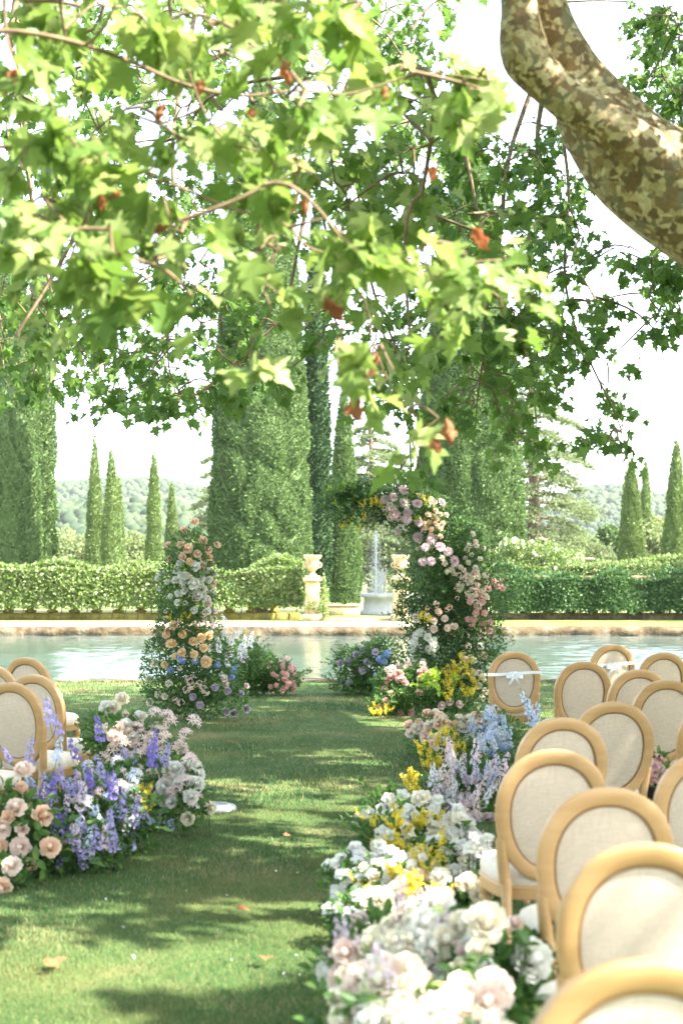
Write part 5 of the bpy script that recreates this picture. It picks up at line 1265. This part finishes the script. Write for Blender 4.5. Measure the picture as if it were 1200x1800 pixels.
A.many('spray', ['yellow'], 26, (812, 1190, 30, 42), .20, True); A.many('cluster', ['blush', 'cream', 'palepink'], 26, (828, 1010, 34, 60), .085, out=.8); A.many('cluster', ['palepink', 'white'], 16, (720, 900, 46, 36), .09, out=.8); A.many('cluster', ['cream', 'blush', 'white'], 24, (835, 1190, 34, 60), .09, out=.8); A.many('cluster', ['blush', 'peach'], 10, (765, 1085, 36, 26), .08, out=.8)
A.many('spike3', ['limebud'], 8, (850, 1130, 30, 40), .16, True)
A.done()
# 4 drift left of the arch
A = Arr('flower_drift', 'low drift of lilac roses and blue hydrangeas left of the arch foot', 'flower arrangement', gbase(645, 123),
        EL([(615, 1172, 26, 30, 123), (650, 1170, 36, 42, 124), (675, 1160, 34, 40, 125), (655, 1205, 44, 20, 124), (608, 1210, 26, 10, 123)]))
A.foliage(5200, .05, 'green', SMALL, .45, .12, seed=9); A.sprigs(90, .32, .055, 'green', upb=.8)
for px, py in [(615, 1163), (645, 1163), (637, 1140), (660, 1146), (603, 1201), (614, 1200), (638, 1178), (626, 1150), (598, 1165)]: A.put('rose', 'lilac', px, py, dpx=14)
for px, py in [(668, 1159), (679, 1149), (662, 1186), (674, 1163)]: A.put('hydrangea', 'blue' if px > 665 else 'paleblue', px, py, dpx=16)
A.done()
# 5 pink drift in front of the arch
A = Arr('flower_drift', 'pink rose drift with yellow sprays at the front of the arch foot', 'flower arrangement', gbase(725, 142),
        EL([(700, 1205, 40, 32, 141), (740, 1200, 40, 36, 141), (685, 1235, 36, 20, 143), (735, 1235, 55, 24, 143), (790, 1240, 40, 22, 143), (665, 1255, 26, 8, 144)]))
A.foliage(6500, .045, 'green', SMALL, .45, .1, seed=11); A.sprigs(70, .22, .05, 'green'); A.sprigs(14, .22, .075, 'lime', E=[ellip(PX(775, 1215, 147), (.18, .15, .18))], upb=.8, nl=11)
for px, py in [(686, 1191), (699, 1194), (707, 1194), (738, 1182), (753, 1184), (740, 1191), (751, 1196), (760, 1198), (736, 1218), (687, 1220), (676, 1211), (678, 1232), (667, 1242), (704, 1253), (723, 1252), (693, 1188), (680, 1196), (712, 1200), (745, 1178), (703, 1183)]: A.put('rose', 'pink', px, py, dpx=13)
for px, py in [(790, 1234), (807, 1238), (776, 1240), (700, 1172), (716, 1168), (742, 1168)]: A.put('rose', 'palepink', px, py, dpx=14)
A.many('spray', ['yellow'], 13, (668, 1254, 26, 7), .13, True); A.many('spray', ['yellow'], 8, (800, 1215, 30, 20), .18, True); A.many('nerine', ['palepink'], 4, (700, 1180, 20, 10), .13, True)
A.done()

# 6-8 left aisle meadow
GLA = 'meadow flowers along the left of the aisle'
A = Arr('flower_meadow', 'peach roses with broad green leaves at the near left edge', 'flower arrangement', gbase(35, 300),
        EL([(-30, 1470, 70, 95, 300), (35, 1480, 60, 80, 300), (75, 1510, 40, 50, 302), (10, 1555, 50, 45, 312)]), GLA)
A.foliage(1500, .07, 'green', SMALL, .5, .1, seed=13); A.sprigs(26, .2, .08, 'green')
for px, py in [(42, 1363), (37, 1400), (30, 1424), (70, 1437), (20, 1440), (41, 1458), (37, 1487), (86, 1491), (-4, 1485), (20, 1527), (65, 1517), (5, 1572), (-20, 1520), (0, 1455), (-15, 1425)]: A.put('bud' if rng.random() < .5 else 'rose', 'peach' if rng.random() < .6 else 'blush', px, py, dpx=38, out=.9)
A.done()
A = Arr('flower_meadow', 'violet and lavender larkspur meadow patch in the middle of the left planting', 'flower arrangement', gbase(170, 285),
        EL([(120, 1440, 55, 60, 288), (180, 1430, 60, 65, 284), (150, 1500, 60, 38, 296), (225, 1450, 45, 52, 280), (95, 1490, 40, 45, 296), (205, 1385, 50, 45, 270)]), GLA)
A.foliage(3600, .05, 'green', SMALL, .5, .12, seed=14); A.foliage(1200, .07, 'grey_green', NARROW, .4, .15, 'narrow_leaves', seed=15); A.sprigs(50, .2, .055, 'green')
A.many('spike2', ['lavender', 'violet', 'lavender', 'lavender', 'stock', 'paleblue'], 48, (160, 1440, 95, 75), .17, True)
for px, py, c, h in [(93, 1282, 'lavender', 60), (108, 1300, 'lavender', 50), (182, 1310, 'violet', 55), (140, 1342, 'violet', 50), (52, 1350, 'lavender', 62), (57, 1385, 'paleblue', 50), (97, 1345, 'paleblue', 50), (95, 1400, 'lavender', 60), (270, 1320, 'violet', 40), (262, 1350, 'violet', 36), (100, 1530, 'lavender', 44), (140, 1560, 'lavender', 36), (25, 1345, 'lavender', 40), (150, 1530, 'lavender', 40), (105, 1455, 'violet', 40)]: A.put('spike2', c, px, py, dpx=h, upr=True)
A.many('cluster', ['paleblue', 'icewhite', 'palepink'], 50, (180, 1440, 85, 70), .06, out=.9); A.many('nerine', ['palepink', 'icewhite'], 14, (190, 1380, 60, 40), .10, True)
A.many('spray', ['yellow'], 5, (255, 1400, 20, 28), .13, True); A.done()
A = Arr('flower_meadow', 'blush nerines and cream roses at the far end of the left planting', 'flower arrangement', gbase(270, 250),
        EL([(210, 1310, 55, 50, 240), (260, 1330, 55, 48, 240), (300, 1380, 50, 55, 258), (330, 1410, 32, 45, 262), (180, 1290, 34, 34, 235), (260, 1400, 50, 60, 256)]), GLA)
A.foliage(3200, .05, 'green', SMALL, .45, .1, seed=16); A.sprigs(40, .2, .05, 'green')
A.many('nerine', ['palepink', 'blush'], 34, (250, 1320, 70, 50), .13, True); A.many('nerine', ['palepink'], 12, (330, 1370, 35, 55), .12, True)
A.many('cluster', ['palepink', 'blush', 'cream'], 40, (270, 1340, 85, 65), .075); A.many('rose', ['cream', 'white', 'blush'], 16, (215, 1275, 45, 30), .085); A.many('rose', ['cream', 'white'], 14, (320, 1375, 42, 45), .105)
for px, py, c in [(215, 1230, 'cream'), (200, 1244, 'cream'), (188, 1246, 'white'), (335, 1400, 'white'), (345, 1380, 'white'), (368, 1420, 'cream'), (330, 1438, 'cream'), (345, 1360, 'white')]: A.put('rose', c, px, py, dpx=28)
for px, py in [(272, 1258), (292, 1262), (338, 1272), (325, 1295), (300, 1275)]: A.put('nerine', 'palepink', px, py, dpx=34, upr=True)
A.many('spike2', ['violet', 'lavender'], 9, (255, 1345, 45, 30), .16, True); A.many('cluster', ['paleblue'], 12, (275, 1440, 35, 25), .05); A.done()

# 9-13 right aisle meadow
GRA = 'meadow flowers along the right of the aisle'
A = Arr('flower_meadow', 'peach roses, yellow sprays and pale blue delphiniums at the far end of the right planting', 'flower arrangement', gbase(800, 185),
        EL([(750, 1295, 38, 38, 185), (790, 1300, 46, 46, 187), (850, 1295, 52, 44, 187), (890, 1310, 36, 44, 190), (775, 1345, 42, 50, 196), (830, 1340, 50, 40, 194)]), GRA)
A.foliage(3200, .05, 'green', SMALL, .4, .1, seed=17)
A.many('rose', ['peach', 'blush', 'cream'], 34, (752, 1280, 36, 28), .095); A.many('rose', ['cream', 'peach'], 14, (815, 1268, 32, 14), .09)
A.many('spray', ['yellow'], 26, (778, 1335, 36, 50), .16, True); A.many('cluster', ['cream', 'palepink', 'icewhite'], 40, (810, 1300, 80, 50), .07, out=.9); A.many('spike2', ['paleblue', 'icewhite', 'paleblue'], 26, (862, 1295, 46, 36), .15, True); A.many('hydrangea', ['paleblue', 'paleblue', 'blue'], 20, (865, 1290, 42, 36), .10)
for px, py in [(932, 1280), (928, 1262), (938, 1285)]: A.put('spike2', 'paleblue', px, py, dpx=50, upr=True)
A.done()
A = Arr('flower_meadow', 'lilac and white stocks beside the yellow sprays in the right planting', 'flower arrangement', gbase(830, 235),
        EL([(800, 1400, 52, 66, 232), (850, 1400, 46, 68, 234), (760, 1420, 34, 56, 238), (850, 1460, 44, 50, 246)]), GRA)
A.foliage(2400, .055, 'green', SMALL, .45, .1, seed=18); A.sprigs(26, .15, .055, 'green')
A.many('spike2', ['stock', 'stock', 'icewhite', 'palepink'], 52, (820, 1405, 68, 66), .18, True); A.many('spray', ['yellow'], 8, (725, 1400, 14, 40), .16, True); A.many('cluster', ['stock', 'icewhite', 'palepink'], 50, (815, 1410, 76, 66), .07, out=.9); A.many('ruffle', ['white'], 10, (835, 1475, 34, 40), .09)
A.many('spike2', ['paleblue'], 6, (855, 1380, 20, 28), .16, True); A.done()
A = Arr('flower_meadow', 'white ruffled blooms threaded with yellow sprays halfway along the right planting', 'flower arrangement', gbase(720, 290),
        EL([(680, 1440, 46, 56, 268), (730, 1480, 56, 56, 285), (680, 1500, 56, 56, 296), (770, 1530, 70, 50, 305), (830, 1530, 50, 60, 300)]), GRA)
A.foliage(2600, .055, 'green', SMALL, .45, .1, seed=19); A.sprigs(40, .2, .06, 'green')
A.many('ruffle', ['white', 'white', 'cream'], 84, (725, 1475, 105, 78), .085, out=.9); A.many('spray', ['yellow'], 30, (728, 1485, 80, 52), .15, True); A.many('rose', ['white', 'cream'], 12, (830, 1510, 40, 50), .10); A.many('spike2', ['stock'], 8, (850, 1540, 22, 40), .2, True)
for px, py in [(630, 1440), (645, 1445), (655, 1458)]: A.put('spray', 'yellow', px, py, dpx=40, upr=True)
A.done()
A = Arr('flower_meadow', 'airy white sweet peas and green leaves leaning into the aisle', 'flower arrangement', gbase(680, 350),
        EL([(625, 1560, 48, 60, 345), (680, 1570, 62, 60, 350), (750, 1590, 70, 50, 358), (640, 1620, 56, 50, 372), (820, 1600, 56, 50, 360)]), GRA)
A.foliage(2400, .05, 'green', SMALL, .45, .12, seed=20); A.sprigs(26, .12, .045, 'green', upb=.6)
A.many('ruffle', ['white', 'white', 'icewhite'], 90, (650, 1570, 84, 84), .06, out=1.2); A.many('bud', ['white', 'cream'], 14, (700, 1560, 90, 60), .085); A.many('rose', ['blush', 'palepink'], 9, (735, 1560, 50, 22), .085); A.many('spray', ['yellow'], 14, (720, 1560, 90, 30), .13, True)
A.many('peony', ['cream', 'white', 'blush'], 24, (760, 1590, 100, 44), .10, out=1.1); A.many('ruffle', ['white'], 12, (850, 1500, 30, 40), .07); A.many('spike3', ['limebud'], 4, (895, 1560, 14, 22), .16, True); A.done()
A = Arr('flower_meadow', 'big blurred cream and blush garden roses at the near end of the right planting', 'flower arrangement', gbase(760, 520),
        EL([(680, 1700, 84, 90, 470), (780, 1690, 90, 90, 480), (870, 1740, 80, 90, 500), (930, 1730, 50, 80, 480), (680, 1830, 90, 110, 560), (800, 1850, 120, 110, 580), (900, 1860, 80, 110, 560)]), GRA)
A.foliage(2600, .065, 'green', SMALL, .5, .1, seed=21); A.sprigs(30, .2, .065, 'green')
for px, py, c, k in [(668, 1660, 'cream', 76), (700, 1715, 'blush', 60), (770, 1595, 'white', 66), (855, 1625, 'cream', 84), (930, 1690, 'white', 84), (640, 1730, 'white', 60), (810, 1770, 'cream', 84), (850, 1790, 'white', 70), (780, 1800, 'blush', 76), (610, 1790, 'cream', 66), (700, 1790, 'cream', 80), (760, 1625, 'white', 60), (690, 1685, 'white', 60), (905, 1625, 'blush', 32), (650, 1780, 'palepink', 60), (740, 1700, 'cream', 50), (640, 1695, 'cream', 54), (835, 1660, 'white', 50), (600, 1740, 'cream', 40), (740, 1840, 'cream', 84), (880, 1830, 'cream', 70)]: A.put('peony', c, px, py, dpx=k)
A.many('peony', ['cream', 'white', 'blush', 'cream'], 56, (730, 1720, 150, 100), .105, out=1.1); A.many('cluster', ['palepink', 'white', 'limebud'], 30, (740, 1700, 150, 100), .08, out=1.1); A.many('spike2', ['stock', 'palepink', 'stock'], 18, (680, 1690, 90, 100), .12, True); A.many('ruffle', ['white', 'palepink'], 20, (650, 1690, 60, 80), .075)
A.many('spike3', ['limebud'], 7, (700, 1740, 120, 60), .14, True); A.done()
# pink flowers in a dark pot between the chairs
px_, s_ = 1150, 300
A = Arr('potted_flowers', 'pink flowers in a black pot standing between the right-hand chairs', 'potted flowers', (PX(1152, 1400, 262)[0], FPX / 262, 0), EL([(1152, 1352, 20, 24, 262)]))
A.foliage(260, .05, 'green', SMALL, .4, .1)
for i in range(22): A.put('ruffle', 'pink' if i % 3 else 'palepink', rng.uniform(1134, 1168), rng.uniform(1330, 1372), dpx=20)
b = MB(); xx, yy = A.base[0], A.base[1]; b.lathe([(0, 0), (.07, 0), (.09, .14), (.10, .33), (.105, .34), (.09, .34), (.085, .3), (0, .3)], (xx, yy, 0), 20); b.obj('pot', M['black'], A.e); A.done()

# ------------------------------------------------------------------ small things on the grass
x, y = (378 - 600) / 236, FPX / 236
e = empty('ground_cover_plate', (x, y, 0), label='round white plastic disc set in the lawn beside the left planting', cat='disc')
b = MB(); b.lathe([(0, .03), (.09, .03), (.10, .036), (.115, .036), (.12, .03), (.15, .028), (.16, .018), (.162, 0)], (x, y, 0), 40); b.obj('lid', M['white_plastic'], e)
b = MB(); b.lathe([(.095, .037), (.10, .040), (.11, .040), (.115, .037)], (x, y, 0), 40); b.obj('ring', M['marble'], e)
for i, (px, py, z, lab) in enumerate([(92, 1703, .085, 'orange fallen leaf on the sunlit grass at the lower left'), (88, 1716, .05, 'small brown leaf just below the orange one on the lawn'), (466, 1699, .06, 'fallen tan leaf alone on the shaded lawn near the white roses'),
                          (418, 1612, .06, 'dry leaf lying in the middle of the aisle'), (290, 1222, .10, 'brown leaf on the far grass left of the flower pillar'), (143, 1218, .09, 'dry leaf on the grass behind the left chairs'), (500, 1480, .05, 'tan leaf on the lawn in the shade left of the white sweet peas')]):
    s = (py - 1000) / CAMH; b = MB(); b.inst(PLANE_HI, [[0, 0, 0.0]], frames(np.array([[rng.normal(), rng.normal(), .12]]), np.array([[.1, -.2, 1.0]])), z * 1.0); 
    me = b.mesh('fallen_leaf'); me.materials.append(M['dry_leaf'])
    o = link('fallen_leaf', me, None, ((px - 600) / s, FPX / s, .045)); tag(o, lab, 'leaf', 'fallen leaves on the lawn')

b = MB(); n_ = 30; py_ = rng.uniform(1230, 1800, n_); s_ = (py_ - 1000) / CAMH; P = np.stack([(rng.uniform(150, 640, n_) - 600) / s_, FPX / s_, np.full(n_, .04)], -1)
b.inst(TINY, P, frame_z(rng.normal(0, .5, (n_, 3)) + [0, 0, 1]), rng.uniform(.008, .02, n_)); tag(b.obj('petal_litter', M['ribbon']), label='tiny white petals scattered over the aisle grass', cat='petals', kind='stuff')
# ------------------------------------------------------------------ haze
m, t, out = nodes('haze'); v = N(t, 'ShaderNodeVolumePrincipled'); v.inputs['Color'].default_value = (.92, .95, 1, 1); v.inputs['Density'].default_value = .00010; v.inputs['Anisotropy'].default_value = 0
t.links.new(v.outputs[0], out.inputs['Volume'])
b = MB(); b.box((0, 1350, 74), (3200, 3700, 152)); o = b.obj('haze', m, smooth=False); tag(o, label='thin bright summer haze', cat='haze', kind='stuff')
print('objects', len(SC.objects))
